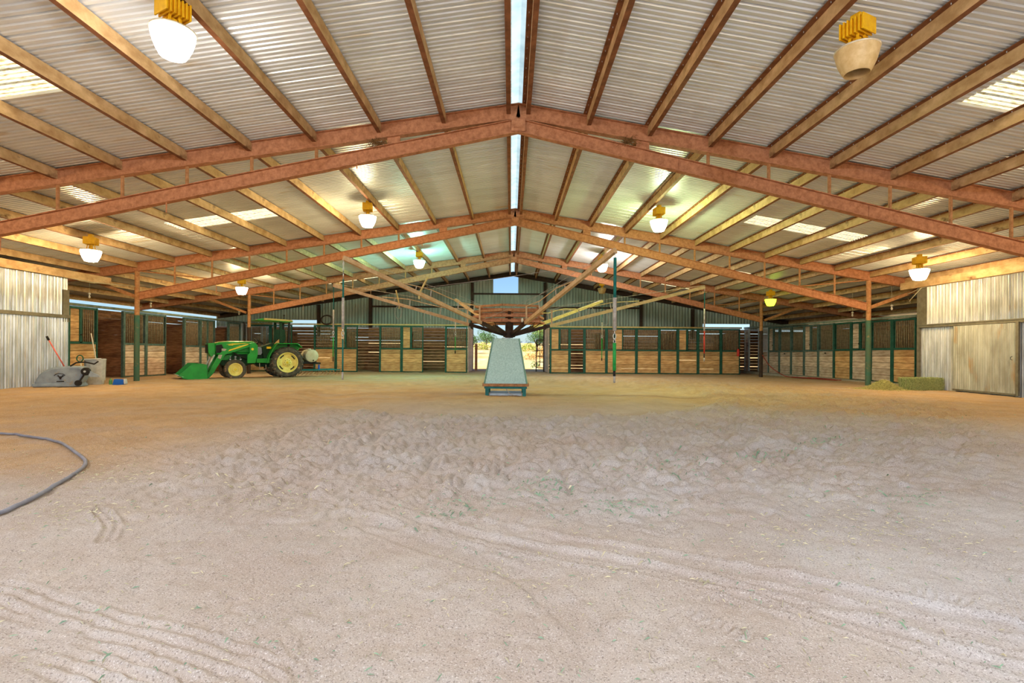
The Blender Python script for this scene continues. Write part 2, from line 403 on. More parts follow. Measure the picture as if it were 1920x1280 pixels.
    me.polygons.add(len(q)); me.polygons.foreach_set('loop_start', np.arange(0, q.size, 4, dtype=np.int32)); me.polygons.foreach_set('loop_total', np.full(len(q), 4, dtype=np.int32))
    me.polygons.foreach_set('use_smooth', np.ones(len(q), dtype=bool))
    # where dirt tone and painted-in warm lamplight replace the pale sand
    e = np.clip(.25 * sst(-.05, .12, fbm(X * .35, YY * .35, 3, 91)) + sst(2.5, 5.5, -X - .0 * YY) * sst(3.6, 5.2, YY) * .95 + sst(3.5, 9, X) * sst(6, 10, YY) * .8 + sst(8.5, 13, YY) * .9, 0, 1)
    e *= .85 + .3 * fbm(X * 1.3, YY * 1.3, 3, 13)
    at = me.attributes.new('earth_lamplight', 'FLOAT', 'POINT'); at.data.foreach_set('value', np.clip(e, 0, 1).astype(np.float32).ravel())
    me.update(); me.validate()
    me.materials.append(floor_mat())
    o = bpy.data.objects.new('floor', me); COL.objects.link(o); struct(o, 'loose sand and dirt arena floor with tyre tracks')
    return X, YY, Z
FX, FY, FZ = floor()
def fz(x, y):
    """floor height near a place"""
    i = int(np.argmin(np.abs(FY[:, 0] - y))); j = int(np.argmin(np.abs(FX[i] - x))); return float(FZ[i, j])

# ------------------------------------------------------------------ roof
RX, RZ, SL = .12, 6.22, .17
def sl(sg): return .15 if sg < 0 else .172
def rz(x): return RZ - sl(x - RX) * abs(x - RX)
YB, YE = -5.0, 33.1
SKY_L = [(7.0, 8.0), (14.6, 15.45), (21.7, 22.5), (27.1, 27.9)]
def in_sky(y):
    return any(a <= y <= b for a, b in SKY_L)
def corr(ts, off, ivals, place, mb):
    """corrugated sheet: at each t, intervals along a; quads join equal interval lists"""
    for i in range(len(ts) - 1):
        iv = ivals(.5 * (ts[i] + ts[i + 1]))
        for a0, a1 in iv:
            A0 = a0 if not callable(a0) else None
            v = [place(ts[i], a0(ts[i]) if callable(a0) else a0, off(ts[i])), place(ts[i + 1], a0(ts[i + 1]) if callable(a0) else a0, off(ts[i + 1])),
                 place(ts[i + 1], a1(ts[i + 1]) if callable(a1) else a1, off(ts[i + 1])), place(ts[i], a1(ts[i]) if callable(a1) else a1, off(ts[i]))]
            mb.add(v, [(0, 1, 2, 3)])
P = .105
ts = []; t = YB
while t < YE:
    ts += [t, t + P * .42, t + P * .56, t + P * .80, t + P * .94]; t += P
def roff(t):
    f = ((t - YB) / P) % 1
    k = int((t - YB) / P + 1e-6) % 3
    h = .03 if k == 0 else .018
    return h if .5 < f < .85 else 0
mb = MB()
for sgn in (-1, 1):
    xs = lambda a, sgn=sgn: RX + sgn * a
    S0, S1 = 6.85, 10.05
    def iv(t): return [(.15, S0), (S1, 19.6)] if in_sky(t) else [(.15, 19.6)]
    corr(ts, roff, iv, lambda t, a, o, sgn=sgn: (RX + sgn * a, t, RZ - sl(sgn) * a + .02 + o), mb)
struct(mb.build('ceiling', m_roof, fix=False), 'corrugated galvanised roof sheets on two slopes')
mb = MB()
mb.prof([(-.22, -.02), (0, .05), (.22, -.02), (.22, -.01), (0, .06), (-.22, -.01)], (RX, YB, RZ + .04), (RX, YE, RZ + .04))
struct(mb.build('trim_1', m_ridge), 'pale translucent ridge cap strip')
for k, (a, b) in enumerate(SKY_L):
    for sgn in (-1, 1):
        mb = MB(); tt = [x for x in ts if a - P <= x <= b + P]
        corr(tt, roff, lambda t: [(6.8, 10.1)], lambda t, A, o, sgn=sgn: (RX + sgn * A, t, RZ - sl(sgn) * A + .035 + o), mb)
        struct(mb.build('window_%d' % (2 + 2 * k + (sgn > 0)), m_sky, fix=False), 'translucent fibreglass skylight sheet in the roof')

# purlins (lipped channels between the trusses)
TR = [10.5, 18.2, 25.8, 32.7]
bays = [(-4.9, TR[0], 'before the first truss'), (TR[0], TR[1], 'between first and second trusses'),
        (TR[1], TR[2], 'between second and third trusses'), (TR[2], TR[3], 'in the bay at the gable')]
PH = .2
def purlin_prof(sgn):
    w, t = .085, .008
    if sgn > 0: return [(0, -PH), (w, -PH), (w, -PH + t), (t, -PH + t), (t, 0), (-w, 0), (-w, -t), (0, -t)]
    return [(0, -PH), (0, 0), (-w, 0), (-w, -t), (-t, -t), (-t, -PH + t), (-w, -PH + t), (-w, -PH)]
m_flange = M('brown_purlin_flange', rgb(142, 92, 62), rgb(112, 70, 46), 6, .75, .05)  # darker brown than the web, for level and narrow faces
cache = {}
for sgn, side in ((-1, 'tractor'), (1, 'hay bale')):
    k = 0
    while True:
        a = (.05 if sgn < 0 else .0) + (.13 if k == 0 else 0)
        x = (-.04 - 1.325 * k) if sgn < 0 else (.28 + 1.245 * k)
        if abs(x) > 18.8: break
        for bi, (ya, yb, where) in enumerate(bays):
            if bi == 0 and abs(x) > 10.9: continue
            if bi == 1 and abs(x) > 16: continue
            key = (sgn, bi)
            if key not in cache:
                q = MB(); q.prof(purlin_prof(sgn), (0, ya + .01, 0), (0, yb - .01, 0)); nb = len(q.f)
                yy = ya + .2
                while sgn > 0 and bi < 2 and yy < yb: q.box((-.045, yy, -.018), (.007, .007, .02)); yy += .3
                o = q.build('roof_purlin', m_purlin, loc=(x, 0, rz(x) + .005), fix=True); cache[key] = o
                o.data.materials.append(m_flange); o.data.materials.append(m_galv)
                for i_, pg in enumerate(o.data.polygons): pg.material_index = 2 if i_ >= nb else (1 if abs(pg.normal.z) > .6 or pg.area < .2 else 0)
            else:
                o = cache[key].copy(); COL.objects.link(o); o.location = (x, 0, rz(x) + .005)
            tag(o, 'roof purlin, %s from ridge, %s side, %s' % (nth(k), side, where), 'beam', 'roof purlins')
        k += 1

def ibeam(q, p0, p1, h, w=.15, t=.014):
    d = (Vector(p1) - Vector(p0)).normalized()
    q.prof([(-w / 2, 0), (w / 2, 0), (w / 2, -t), (t / 2, -t), (t / 2, -h + t), (w / 2, -h + t), (w / 2, -h), (-w / 2, -h), (-w / 2, -h + t), (-t / 2, -h + t), (-t / 2, -t), (-w / 2, -t)], p0, p1)
LC, RCX = -13.3, 12.7
CZ = 5.90
def cz(x): return CZ - (.206 if x < RX else .236) * abs(x - RX)
tl = ['nearest roof truss, crossing the upper part of the photo', 'second roof truss, on the two columns in front of the tractor and hay', 'third roof truss, farthest of the open ones, behind the walker arms']
for ti in range(3):
    y = TR[ti]
    t = thing('roof_truss', 'rust-brown steel %s' % tl[ti], 'roof truss', (RX, y, cz(0)), 0, 'steel roof trusses')
    for sgn in (-1, 1):
        q = MB(); ibeam(q, (RX - sgn * .002, y, RZ - .01), (RX + sgn * 18.9, y, RZ - .01 - sl(sgn) * 18.9), .31)
        q.build('rafter', m_rafter, t, world=True)
        end = LC if sgn < 0 else RCX
        q = MB(); ibeam(q, (RX, y, CZ), (end, y, cz(end)), .27, .14)
        for j in (3.3, 7.2, 10.6): q.box((RX + sgn * j, y - .01, cz(RX + j) - .135), (.02, .02, .25))
        q.build('bottom_chord', m_rafter, t, world=True)
        # stiffener plate with bolts between the two near the ridge
        q = MB(); xx = RX + sgn * 2.55; q.bb(xx - .13, xx + .13, y - .02, y + .02, cz(xx) - .02, rz(xx) - .3); q.build('connector_plate', m_rafter, t, world=True)
        k = 3
        while True:
            xx = (-.04 - 1.325 * k) if sgn < 0 else (.28 + 1.245 * k)
            if (sgn < 0 and xx < LC + .3) or (sgn > 0 and xx > RCX - .3): break
            q = MB(); q.tube([(xx, y, cz(xx) - .01), (xx, y, rz(xx) - .3)], .033, 10); q.build('strut', m_strut, t, world=True); k += 1
        # slanting outer brace beyond the column
        q = MB(); q.beam((end + sgn * .05, y, cz(end) - .14), (end + sgn * 1.9, y, rz(end + sgn * 1.9) - .25), .09, .11); q.build('outer_brace', m_strut, t, world=True)
        for (xa, xb) in ((end - sgn * .1, end - sgn * 2.6), ):
            q = MB(); q.tube([(xa, y + .02, rz(xa) - .32), (xb, y + .02, cz(xb) - .03)], .022, 8); q.build('diagonal_brace', m_strut, t, world=True)
        # kicker rods running back to the next purlins
    q = MB(); q.bb(RX - .14, RX + .14, y - .085, y - .06, CZ - .27, CZ - .02); q.bb(RX - .09, RX + .09, y - .1, y - .07, CZ - .2, CZ - .08); q.build('ridge_plate', m_rafter, t, world=True)
# end rafter on the gable
t = thing('gable_rafter', 'dark brown rafter pair against the back gable wall', 'beam', (RX, TR[3], RZ - .3))
for sgn in (-1, 1):
    q = MB(); ibeam(q, (RX, TR[3], RZ - .01), (RX + sgn * 18.9, TR[3], RZ - .01 - sl(sgn) * 18.9), .28, .12); q.build('rafter', m_darksteel, t, world=True)

# columns under the trusses
def column(x, y, label, lower):
    zt = rz(x) - .3; t = thing('support_column', label, 'column', (x, y, gz(y) - .02))
    q = MB(); q.lathe([(.001, 1.9), (.078, 1.9), (.078, zt - gz(y)), (.001, zt - gz(y))], n=20); q.build('upper_shaft', m_strut, t, smooth='auto')
    q = MB(); q.lathe([(.001, 0), (.088, 0), (.088, 2.35), (.001, 2.35)], n=20); q.build('lower_shaft', lower, t, smooth='auto')
    return t
m_colgreen = M('worn_green_column', rgb(58, 104, 88), rgb(84, 100, 78), 3, .6, .1, [(rgb(120, 112, 84), 9, .6)])
column(LC, TR[1], 'green and rust pipe column left of the tractor bucket', m_colgreen)
column(RCX, TR[1], 'green and rust pipe column in front of the stalls by the hay pile', m_colgreen)
column(LC + .1, TR[2], 'slim brown pipe column behind the tractor hood', m_darksteel)
column(RCX - .1, TR[2], 'slim dark pipe column where the red hose hangs', m_darksteel)

# ------------------------------------------------------------------ walls
def wave(pitch, amp): return lambda t: amp * math.cos(2 * PI * t / pitch)
def frange(a, b, s):
    n = max(1, int(round((b - a) / s))); return [a + (b - a) * i / n for i in range(n + 1)]
# back gable
YG = 32.85
mb = MB()
def giv(x):
    top = rz(x) + .03
    if -2.42 < x < 2.05:
        lo = 2.87
    elif abs(x) > 12.3 and abs(x - .0) < 15.3: lo = 3.05 if x < 0 else 2.98
    else: lo = 2.62
    if -1.16 < x < .44: return [(lo, 4.87), (6.04, top)]
    return [(lo, top)]
xs = frange(-18.9, 19.0, .0475)
xs = sorted(set(xs + [-2.42, 2.05, -1.16, .44]))
corr(xs, wave(.19, .018), giv, lambda t, a, o: (t, YG + o, min(a, rz(t) + .03)), mb)
struct(mb.build('wall_back', m_gable, fix=False), 'grey green corrugated gable wall with a square opening near the peak')
# steel on the gable: posts and rails
for (x, z0, lab) in ((-9.0, 2.6, ''), (-2.5, -.1, ''), (2.15, -.1, ''), (8.3, 2.6, ''), (-12.3, 2.0, ''), (11.6, 2.0, '')):
    q = MB(); q.bb(x - .09, x + .09, YG - .2, YG - .02, z0, rz(x) - .33)
    near = {-9.0: 'above the stalls behind the tank', -2.5: 'on the tractor side of the gate opening', 2.15: 'on the ladder gate side of the gate opening', 8.3: 'above the stalls with three plank windows', -12.3: 'above the tractor canopy', 11.6: 'beside the open strip near the extinguisher'}[x]
    tag(q.build('gable_post', m_darksteel), 'brown steel gable wall post %s' % near, 'post', 'gable wall posts')
for (xa, xb, z, near) in ((-8.9, -2.6, 3.95, 'across the wall on the tractor side'), (2.25, 8.2, 3.95, 'across the wall on the hay side'), (-2.4, 2.05, 4.8, 'just under the square opening'), (-2.4, 2.05, 5.0 - 2.06, 'at the head of the gate opening')):
    q = MB(); q.prof([(-.05, -.05), (.05, -.05), (.05, .05), (-.05, .05)], (xa, YG - .1, z), (xb, YG - .1, z)); tag(q.build('wall_girt', m_darksteel), 'brown horizontal wall girt %s' % near, 'beam', 'gable wall girts')

# board walls with daylight gaps round the outside
def boards(q, p0, p1, z0, z1, seed, gapmap, th=.04, bh=.19, seg=2.44):
    r = random.Random(seed); p0 = Vector(p0); p1 = Vector(p1); L = (p1 - p0).length; d = (p1 - p0) / L; nrm = Vector((-d.y, d.x, 0)); a = 0
    while a < L - .05:
        b = min(a + seg, L); z = z0
        while z < z1 - .05:
            g = gapmap(z, r); h = min(bh, z1 - z)
            c = p0 + d * ((a + b) / 2) + nrm * r.uniform(-.004, .004); R = Matrix.Rotation(math.atan2(d.y, d.x), 3, 'Z')
            q.box((c.x, c.y, z + (h - g) / 2), (b - a - .004, th, h - g), R); z += h
        a = b
def gaps(p, w=.035): return lambda z, r: (r.uniform(.5, 1) * w) if r.random() < p else .004
q = MB(); boards(q, (-18.9, YG, 0), (-2.6, YG, 0), -.1, 2.62, 3, gaps(.2, .04)); struct(q.build('wall_back', m_wooddark), 'dark horizontal boards closing the far stalls on the tractor side')
q = MB(); boards(q, (2.2, YG, 0), (18.7, YG, 0), -.1, 2.62, 4, gaps(.26, .05)); struct(q.build('wall_back', m_wooddark), 'dark horizontal boards closing the far stalls on the hay side')
q = MB(); boards(q, (-19.0, -5.0, 0), (-19.0, YG, 0), -.1, 2.92, 5, gaps(.08)); struct(q.build('wall_left', m_wooddark), 'outer board wall of the stalls behind the tractor')
q = MB(); boards(q, (18.9, -5.0, 0), (18.9, YG, 0), -.1, 2.90, 6, gaps(.06)); struct(q.build('wall_right', m_wooddark), 'outer board wall of the stalls by the hay')

# corrugated room walls near the camera
XL, XR = -14.2, 13.8
def sidewall(x, ya, yb, z0, z1, m, name, lab):
    mb = MB(); s = 1 if x < 0 else -1
    corr(frange(ya, yb, .0175), wave(.082, .024), lambda t: [(z0, z1)], lambda t, a, o: (x + s * o, t, a), mb)
    return struct(mb.build(name, m, fix=False), lab)
sidewall(XL, -5, 16.38, 2.14, 3.42, m_sideL, 'wall_left', 'corrugated wall above the rail')
sidewall(XL + .03, -5, 16.38, -.05, 2.14, m_sideL, 'wall_left', 'corrugated wall under the rail')
sidewall(XR, -5, 17.3, 2.07, 3.42, m_side, 'wall_right', 'corrugated wall above the sliding door rail')
sidewall(XR + .05, -5, 17.3, -.05, 2.07, m_side, 'wall_right', 'rust stained corrugated wall under the rail')
# return walls at the corners of the rooms
for (xa, xb, y, nm) in ((-19, XL, 16.38, 'wall_left'), (XR, 18.9, 17.3, 'wall_right')):
    mb = MB(); corr(frange(xa, xb, .0175), wave(.076, .012), lambda t: [(-.05, lambda q_: min(rz(q_) - .03, 3.4))], lambda t, a, o: (t, y + o, a), mb); struct(mb.build(nm, m_side, fix=False), 'corrugated end wall of the side room')
# rails, flashing and eave beams
q = MB(); q.bb(XL, XL + .09, -5, 16.38, 2.1, 2.2); struct(q.build('trim_2', m_trimgrey), 'weathered door rail along the corrugated wall')
q = MB(); q.bb(XR - .07, XR, -5, 17.3, 2.03, 2.12); q.bb(XR - .09, XR - .07, -5, 17.3, 2.1, 2.13)
struct(q.build('trim_3', m_trimgrey), 'weathered sliding door rail along the corrugated wall')
q = MB(); q.bb(XL - .02, XL + .03, 16.2, 16.42, 1.98, 3.0); struct(q.build('trim_4', m_trimgrey), 'grey flashing at the wall corner')
q = MB(); q.bb(XR - .045, XR + .02, 17.0, 17.36, 2.05, 3.4); q.bb(XR - .045, XR + .02, 17.25, 17.36, -.05, 2.05); struct(q.build('trim_5', m_trimgrey), 'grey flashing at the wall corner')
for x, ye, nm in ((XL - .03, 18, 'trim_6'), (XR + .03, 18, 'trim_7')):
    q = MB(); q.bb(x + (.04 if x < 0 else -.16), x + (.16 if x < 0 else -.04), -5, ye, 3.38, 3.62); struct(q.build(nm, m_purlin), 'brown eave beam along the top of the wall')
# the big sliding door hung on the hay side wall
t = thing('sliding_door', 'large corrugated sliding door with rust-stained foot at the photo edge', 'door', (XR - .1, 14.9, .04))
mb = MB(); corr(frange(13.9, 15.9, .0175), wave(.076, .012), lambda t_: [(.06, 2.02)], lambda t_, a, o: (XR - .06 - o, t_, a), mb)
mb.build('door_sheet', M('rust_footed_sheet', rgb(196, 198, 188), rgb(158, 156, 142), 3, .5, .3, [(rgb(172, 148, 116), 2.2, .62), (rgb(120, 92, 66), 14, .7)], stretch=(1, 1.6, .4)), t, world=True, fix=False)
q = MB(); q.bb(XR - .085, XR - .03, 13.84, 13.92, .03, 2.05); q.bb(XR - .085, XR - .03, 13.9, 15.9, .03, .08); q.build('door_edge', m_trimgrey, t, world=True)
q = MB(); q.tube([(XR - .1, 13.99, 1.0), (XR - .15, 13.99, 1.02), (XR - .15, 13.99, 1.08), (XR - .1, 13.99, 1.1)], .008, 6); q.build('handle', m_black, t, world=True)
# boarded sliding door edge, tractor side: timber post at the corner
# conduits under the eave beams
def pipe(name, pts, r, m, label, cat, n=8):
    q = MB(); q.tube(pts, r, n); return tag(q.build(name, m, smooth=True), label, cat)
pipe('conduit', [(XL + .08, 4, 3.43), (XL + .08, 12, 3.41), (XL + .08, 16.4, 3.38), (XL + .3, 17.0, 3.33), (XL + .9, 18.1, 3.35)], .014, m_cableg, 'thin pale conduit along the top of the wall near the plastic cart', 'conduit')
pipe('conduit', [(XR - .08, 8, 3.42), (XR - .08, 12, 3.42), (XR - .08, 16.4, 3.42), (XR - .05, 17.2, 3.36), (XR + .3, 18.3, 3.25), (XR + .1, 21, 3.2)], .014, m_cableg, 'thin pale conduit along the top of the wall over the hay bale', 'conduit')
pipe('loose_cable', [(XR - .1, 17.1, 3.36), (XR - .2, 17.3, 3.1), (XR - .2, 17.5, 2.95), (XR + .0, 17.7, 2.92), (XR + .15, 18.0, 3.1)], .012, m_cableg, 'loose pale cable loop at the wall corner above the stalls', 'cable')

# ------------------------------------------------------------------ stalls
def stall(x0, y0, x1, y1, kind, ms, mw, label, zt=2.62, zb=None, group='stall front panels', lowbar=1.33, light=None):
    """panel from (x0,y0) to (x1,y1); local y points into the stall"""
    L = math.hypot(x1 - x0, y1 - y0); a = math.atan2(y1 - y0, x1 - x0); zb = gz((y0 + y1) / 2) if zb is None else zb
    t = thing('stall_panel', label, 'stall front', (x0, y0, zb), a, group)
    H = zt - zb; mid = lowbar
    q = MB(); s = .05; fr = light or ms
    q.bb(.0, .1, -s, s, 0, H); q.bb(L - .05, L, -s, s, 0, H); q.bb(.1, L - .05, -s * .6, s * .6, H - .08, H); q.bb(.1, L - .05, -s * .7, s * .7, mid - .03, mid + .05); q.bb(.1, L - .05, -s * .6, s * .6, .0, .05)
    wide = kind in ('pane', 'paneR', 'wide')
    pw = .36
    if kind == 'pane': q.bb(.1 + pw + .04, .1 + pw + .16, -s * .7, s * .7, mid, H)
    if kind == 'wide': q.bb(L * .42 - .2 - .06, L * .42 - .2, -s * .7, s * .7, mid, H); q.bb(L * .42 + .2, L * .42 + .26, -s * .7, s * .7, mid, H)
    if kind == 'double': q.bb(L / 2 - .04, L / 2 + .04, -s, s, 0, H)
    q.build('frame', fr, t, bevel=.004)
    if kind != 'low':
        b = MB(); r = random.Random(hash(label) % 999 if False else int(abs(x0 * 37 + y0 * 91)))
        z = .06; n = 5; h = (mid - .09) / n
        for i in range(n): b.box((L / 2 + .025, .005 * r.uniform(-1, 1), z + h * (i + .5)), (L - .15, .035, h - .014))
        b.build('board_panel', mw, t)
    # bars
    g = MB(); xa, xb = .1, L - .05
    spans = [(xa, xb)]
    if kind == 'pane': spans = [(.1 + pw + .16, xb)]
    if kind == 'wide': spans = [(xa, L * .42 - .26)]; spans2 = (L * .42 + .26, xb)
    if kind == 'low': spans = []
    for A, B in spans:
        n = max(2, int(round((B - A) / .088)))
        for i in range(1, n): g.tube([(A + (B - A) * i / n, 0, mid), (A + (B - A) * i / n, 0, H - .04)], .0145, 6)
    if spans: g.build('bar_grille', m_barsteel if light is None else light, t, smooth=True)
    if kind == 'wide':
        g = MB(); A, B = spans2; n = int((B - A) / .088)
        for i in range(1, n): g.tube([(A + (B - A) * i / n, 0, mid), (A + (B - A) * i / n, 0, H - .04)], .0145, 6)
        g.build('bar_grille', m_barsteel, t, smooth=True)
    if kind in ('pane', 'wide'):
        b = MB(); c0 = .1 if kind == 'pane' else L * .42 - .2; c1 = c0 + pw + (.04 if kind == 'pane' else .04)
        z = mid + .06; n = 5; h = (H - .09 - z) / n
        for i in range(n): b.box(((c0 + c1) / 2, 0, z + h * (i + .5)), (c1 - c0 - .02, .03, h - .01))
        b.build('feed_door', mw, t)
        l = MB(); l.box((c1 + .05, -.06, (mid + H) / 2 - .35), (.05, .03, .04)); l.build('latch', m_black, t)
    if kind == 'door':
        l = MB(); l.box((L / 2, -.05, mid - .12), (.1, .03, .05)); l.build('latch', m_black, t)
    return t
# tractor-side row
XS1 = -15.3
ys = [17.62, 18.9, 20.15, 21.4, 22.65, 23.9, 25.15, 26.4, 27.65, 28.9, 30.15, 31.4, 32.6]
kindsL = ['pane', None, 'bars', 'bars', None, 'bars', 'double', None, 'bars', 'bars', None, 'pane']
whereL = {0: 'with a plank feed door, nearest the plastic cart', 2: 'behind the front pipe column', 3: 'just beyond the front pipe column', 5: 'behind the tractor bucket',
          6: 'behind the loader arms', 8: 'behind the tractor hood', 9: 'behind the exhaust stack', 11: 'with a pale plank pane, under the canopy front'}
for i, k in enumerate(kindsL):
    if not k: continue
    ms, mw = (m_green, m_wood) if i < 1 else ((m_greenl, m_woodold) if i < 6 else (m_greenl, m_woodold))
    lt = m_white if i in (9, 11) else None
    stall(XS1, ys[i], XS1, ys[i + 1], k, ms if i > 0 else m_green, mw, 'green barred stall front, %s' % whereL[i], light=lt)
# hay-side row, built from the far end so local y points outward
XS2 = 14.9
yr = [33.2 - .6, 32.0, 30.8, 29.6, 28.4, 27.2, 26.0, 24.8, 23.6, 22.4, 21.2, 20.0, 18.8]
kindsR = ['pane', None, 'door', 'pane', 'door', 'bars', 'pane', 'door', 'bars', 'pane', 'bars', 'bars']
whereR = ['narrow and white, in the far corner by the extinguisher', '', 'in a white frame, second from the far corner', 'with a pale plank feed door behind the slim dark column', 'in a pale frame with a black latch, left of the barred panel',
          'plain and weathered, fifth from the far corner', 'with a knotty feed door and blue-green posts', 'with a dark top latch on weathered boards', 'on yellowed boards beside the blue-green post', 'with a feed door, just behind the green pipe column', 'on pinkish boards beside the pipe column', 'nearest the hay bale, with rusty bars']
for i, k in enumerate(kindsR):
    if not k: continue
    mw = m_wood if i in (8, 11) else m_woodold; ms = m_greenl if i < 8 else m_green
    lt = m_white if i in (0, 2) else None
    zt = 2.66 - .17 * i / 11
    stall(XS2, yr[i], XS2, yr[i + 1], k, ms, mw, 'barred stall front, %s' % whereR[i], zt=zt, light=lt, group='stall front panels')
# far rows
YF = 29.1
xl = [-14.9, -13.7, -12.45, -11.2, -9.97, -8.72, -7.48, -6.235, -4.99, -3.745, -2.5]
kindsF = ['bars', 'bars', None, 'bars', 'pane', None, 'bars', 'pane', None, 'bars']
whereF = ['in the corner behind the steering wheel', 'behind the tractor canopy posts', '', 'behind the white tank', 'with a feed door behind the hanging grey lead', '', 'between the two open stall doorways', 'with a feed door beside the brown-planked doorway', '', 'next to the gate opening, behind the thin lime lead']
for i, k in enumerate(kindsF):
    if k: stall(xl[i], YF, xl[i + 1], YF, k, m_green, m_wood, 'green barred far stall front, %s' % whereF[i], zt=2.55)
xr = [2.2, 3.3, 4.15, 5.4, 7.1, 8.4, 9.45, 10.6, 11.9, 13.0]
kindsG = ['pane', 'low', 'bars', 'wide', 'bars', 'bars', 'pane', 'bars', 'bars']
whereG = ['with a feed door beside the ladder gate', 'open below with no boards', 'behind the thin lime and teal lead', 'with a feed door mid panel, behind the thickest lead', 'right of the middle feed door',
          'on boards beside it', 'with an orange feed door near the red lead', 'directly behind the red lead', 'in the corner beside the red extinguisher']
for i, k in enumerate(kindsG):
    stall(xr[i], YF, xr[i + 1], YF, k, m_green, m_wood, 'green barred far stall front, %s' % whereG[i], zt=2.50)
m_rail = M('pale_green_rail', rgb(150, 160, 146), rgb(112, 130, 118), 5, .6)
# header pipes over the rows
for p0, p1, r, m, lab in (((-14.9, YF - .02, 2.60), (-2.45, YF - .02, 2.60), .04, m_pipey, 'yellowish header pipe over the far stalls on the tractor side'),
                          ((2.15, YF - .02, 2.55), (13.1, YF - .02, 2.55), .04, m_pipey, 'yellowish header pipe over the far stalls on the hay side'),
                          ((XS1, 17.5, 2.68), (XS1, 32.6, 2.68), .05, m_rail, 'weathered header rail over the stalls behind the tractor'),
                          ((XS2, 18.7, 2.55), (XS2, 32.7, 2.72), .05, m_rail, 'weathered header rail over the stalls by the hay')):
    pipe('header_rail', [p0, p1], r, m, lab, 'rail')
# posts where doorways leave a free end are part of the panels; plank partitions between stalls
def partition(p0, p1, h, m, lab, seed):
    q = MB(); boards(q, (p0[0], p0[1], 0), (p1[0], p1[1], 0), gz(p0[1]) + .02, h, seed, lambda z, r: .004); return tag(q.build('stall_partition', m), lab, 'partition', 'plank stall partitions')
for i, y in enumerate((17.75, 21.4, 25.15, 28.9)):
    partition((XS1 - .12, y), (-18.9, y), 2.35, m_wooddark, 'dark plank partition between stalls behind the tractor, %s from the cart' % nth(i), 20 + i)
for i, y in enumerate((18.95, 22.4, 26.0, 29.6)):
    partition((XS2 + .12, y), (18.8, y), 2.35, m_wooddark, 'dark plank partition between stalls by the hay, %s from the bale' % nth(i), 30 + i)
for i, x in enumerate((-6.235, -9.97, -13.7)):
    partition((x, YF + .1), (x, YG - .05), 2.3, m_wooddark, 'dark plank partition inside the far stalls on the tractor side, %s from the gate' % nth(i), 40 + i)
for i, x in enumerate((5.4, 9.45, 13.0)):
    partition((x, YF + .1), (x, YG - .05), 2.3, m_wooddark, 'dark plank partition inside the far stalls on the hay side, %s from the gate' % nth(i), 50 + i)
m_litwood = M('pale_lit_board', rgb(216, 196, 184), rgb(190, 160, 142), 3, .8, 0, [(rgb(150, 112, 90), 6, .66)], 0, 30, .12, stretch=(1, 1, 6))  # light falling on the gateway boards is put into this pale colour
partition((-2.45, YF + .06), (-2.45, YG - .3), 2.5, m_litwood, 'pale plank side of the gateway on the tractor side', 60)
partition((2.15, YF + .06), (2.15, YG - .3), 2.5, m_litwood, 'pale plank side of the gateway by the ladder gate', 61)
for x in (-9.0, 4.6, 8.9):
    q = MB(); q.bb(x - .04, x + .04, YF + .3, YF + .38, 2.3, 3.0)
# open ladder-like gates at the opening
t = thing('pipe_gate', 'narrow dark pipe gate swung open beside the gateway', 'gate', (1.95, 31.0, -.1))
q = MB()
for xx, yy in ((1.55, 31.3), (1.98, 30.7)): q.tube([(xx, yy, -.09), (xx, yy, 1.85)], .03, 8)
q.tube([(1.75, 31.0, .2), (1.75, 31.0, 2.5)], .02, 8)
q.build('gate_stile', m_darksteel, t, world=True)
for z in (.15, .5, .85, 1.2, 1.52, 1.84):
    q = MB(); q.tube([(1.55, 31.3, z), (1.98, 30.7, z)], .024, 8); q.build('rung', m_darksteel, t, world=True)
q = MB(); q.bb(-2.32, -2.16, 32.9, 33.1, -.1, 1.6); tag(q.build('gate_stub_post', m_rafter), 'short brown post outside the gateway, tractor side', 'post')
# low concrete kerb along the hay-side stalls
q = MB(); q.bb(14.3, 14.86, 19.2, 32.5, -.14, .02); struct(q.build('trim_8', m_conc), 'low pale concrete strip in front of the stalls')

# ------------------------------------------------------------------ lamps
def lamp(x, y, lit, label, rzz=.4, size=1.0, cord=False):
    zt = rz(x) - .18
    t = thing('high_bay_lamp', label, 'lamp', (x, y, zt - .74), rzz, 'high bay lamps')
    q = MB()
    for k in range(7): q.box((0, -.14 + .046 * k, .62), (.27, .018, .2))
    q.box((0, 0, .63), (.2, .3, .17)); q.box((0, 0, .75), (.1, .12, .1)); q.build('ballast_housing', m_lampy, t, bevel=.004)
    q = MB()
    for a in range(4):
        c, s = math.cos(a * PI / 2 + .6), math.sin(a * PI / 2 + .6); q.beam((c * .07, s * .07, .55), (c * .1, s * .1, .375), .03, .014)
    q.lathe([(.001, .5), (.045, .5), (.055, .385), (.001, .385)], n=14); q.build('mounting_bracket', m_lampy, t)
    q = MB(); q.lathe([(.02, .385), (.18, .38), (.248, .366), (.253, .352), (.242, .346)], n=36); q.build('bowl_rim', m_rim, t, smooth=True)
    q = MB(); q.lathe([(.242, .35), (.237, .30), (.215, .21), (.182, .13), (.145, .06)] + ([(.140, .058), (.172, .13), (.205, .21), (.23, .34)] if not lit else [(.10, .045), (.001, .04)]), n=36)
    o = q.build('bowl', lit or m_bowl, t, smooth=True)
    return t
E = 82
def em(n, r, g, b, s): return emis(n, (r, g, b, 1), s * E)
w1 = em('lamp_glow_soft_white', 1, .88, .72, .42); w2 = em('lamp_glow_amber', 1, .70, .34, .95); w3 = em('lamp_glow_lime_white', .82, 1, .42, 1.1)
w4 = em('lamp_glow_mint', .35, 1, .72, 1.7); w5 = em('lamp_glow_warm', 1, .76, .38, .9); w6b = em('lamp_glow_white_small', 1, .9, .76, 1.4); w6 = em('lamp_glow_deep_lime', .62, 1, .02, .045)
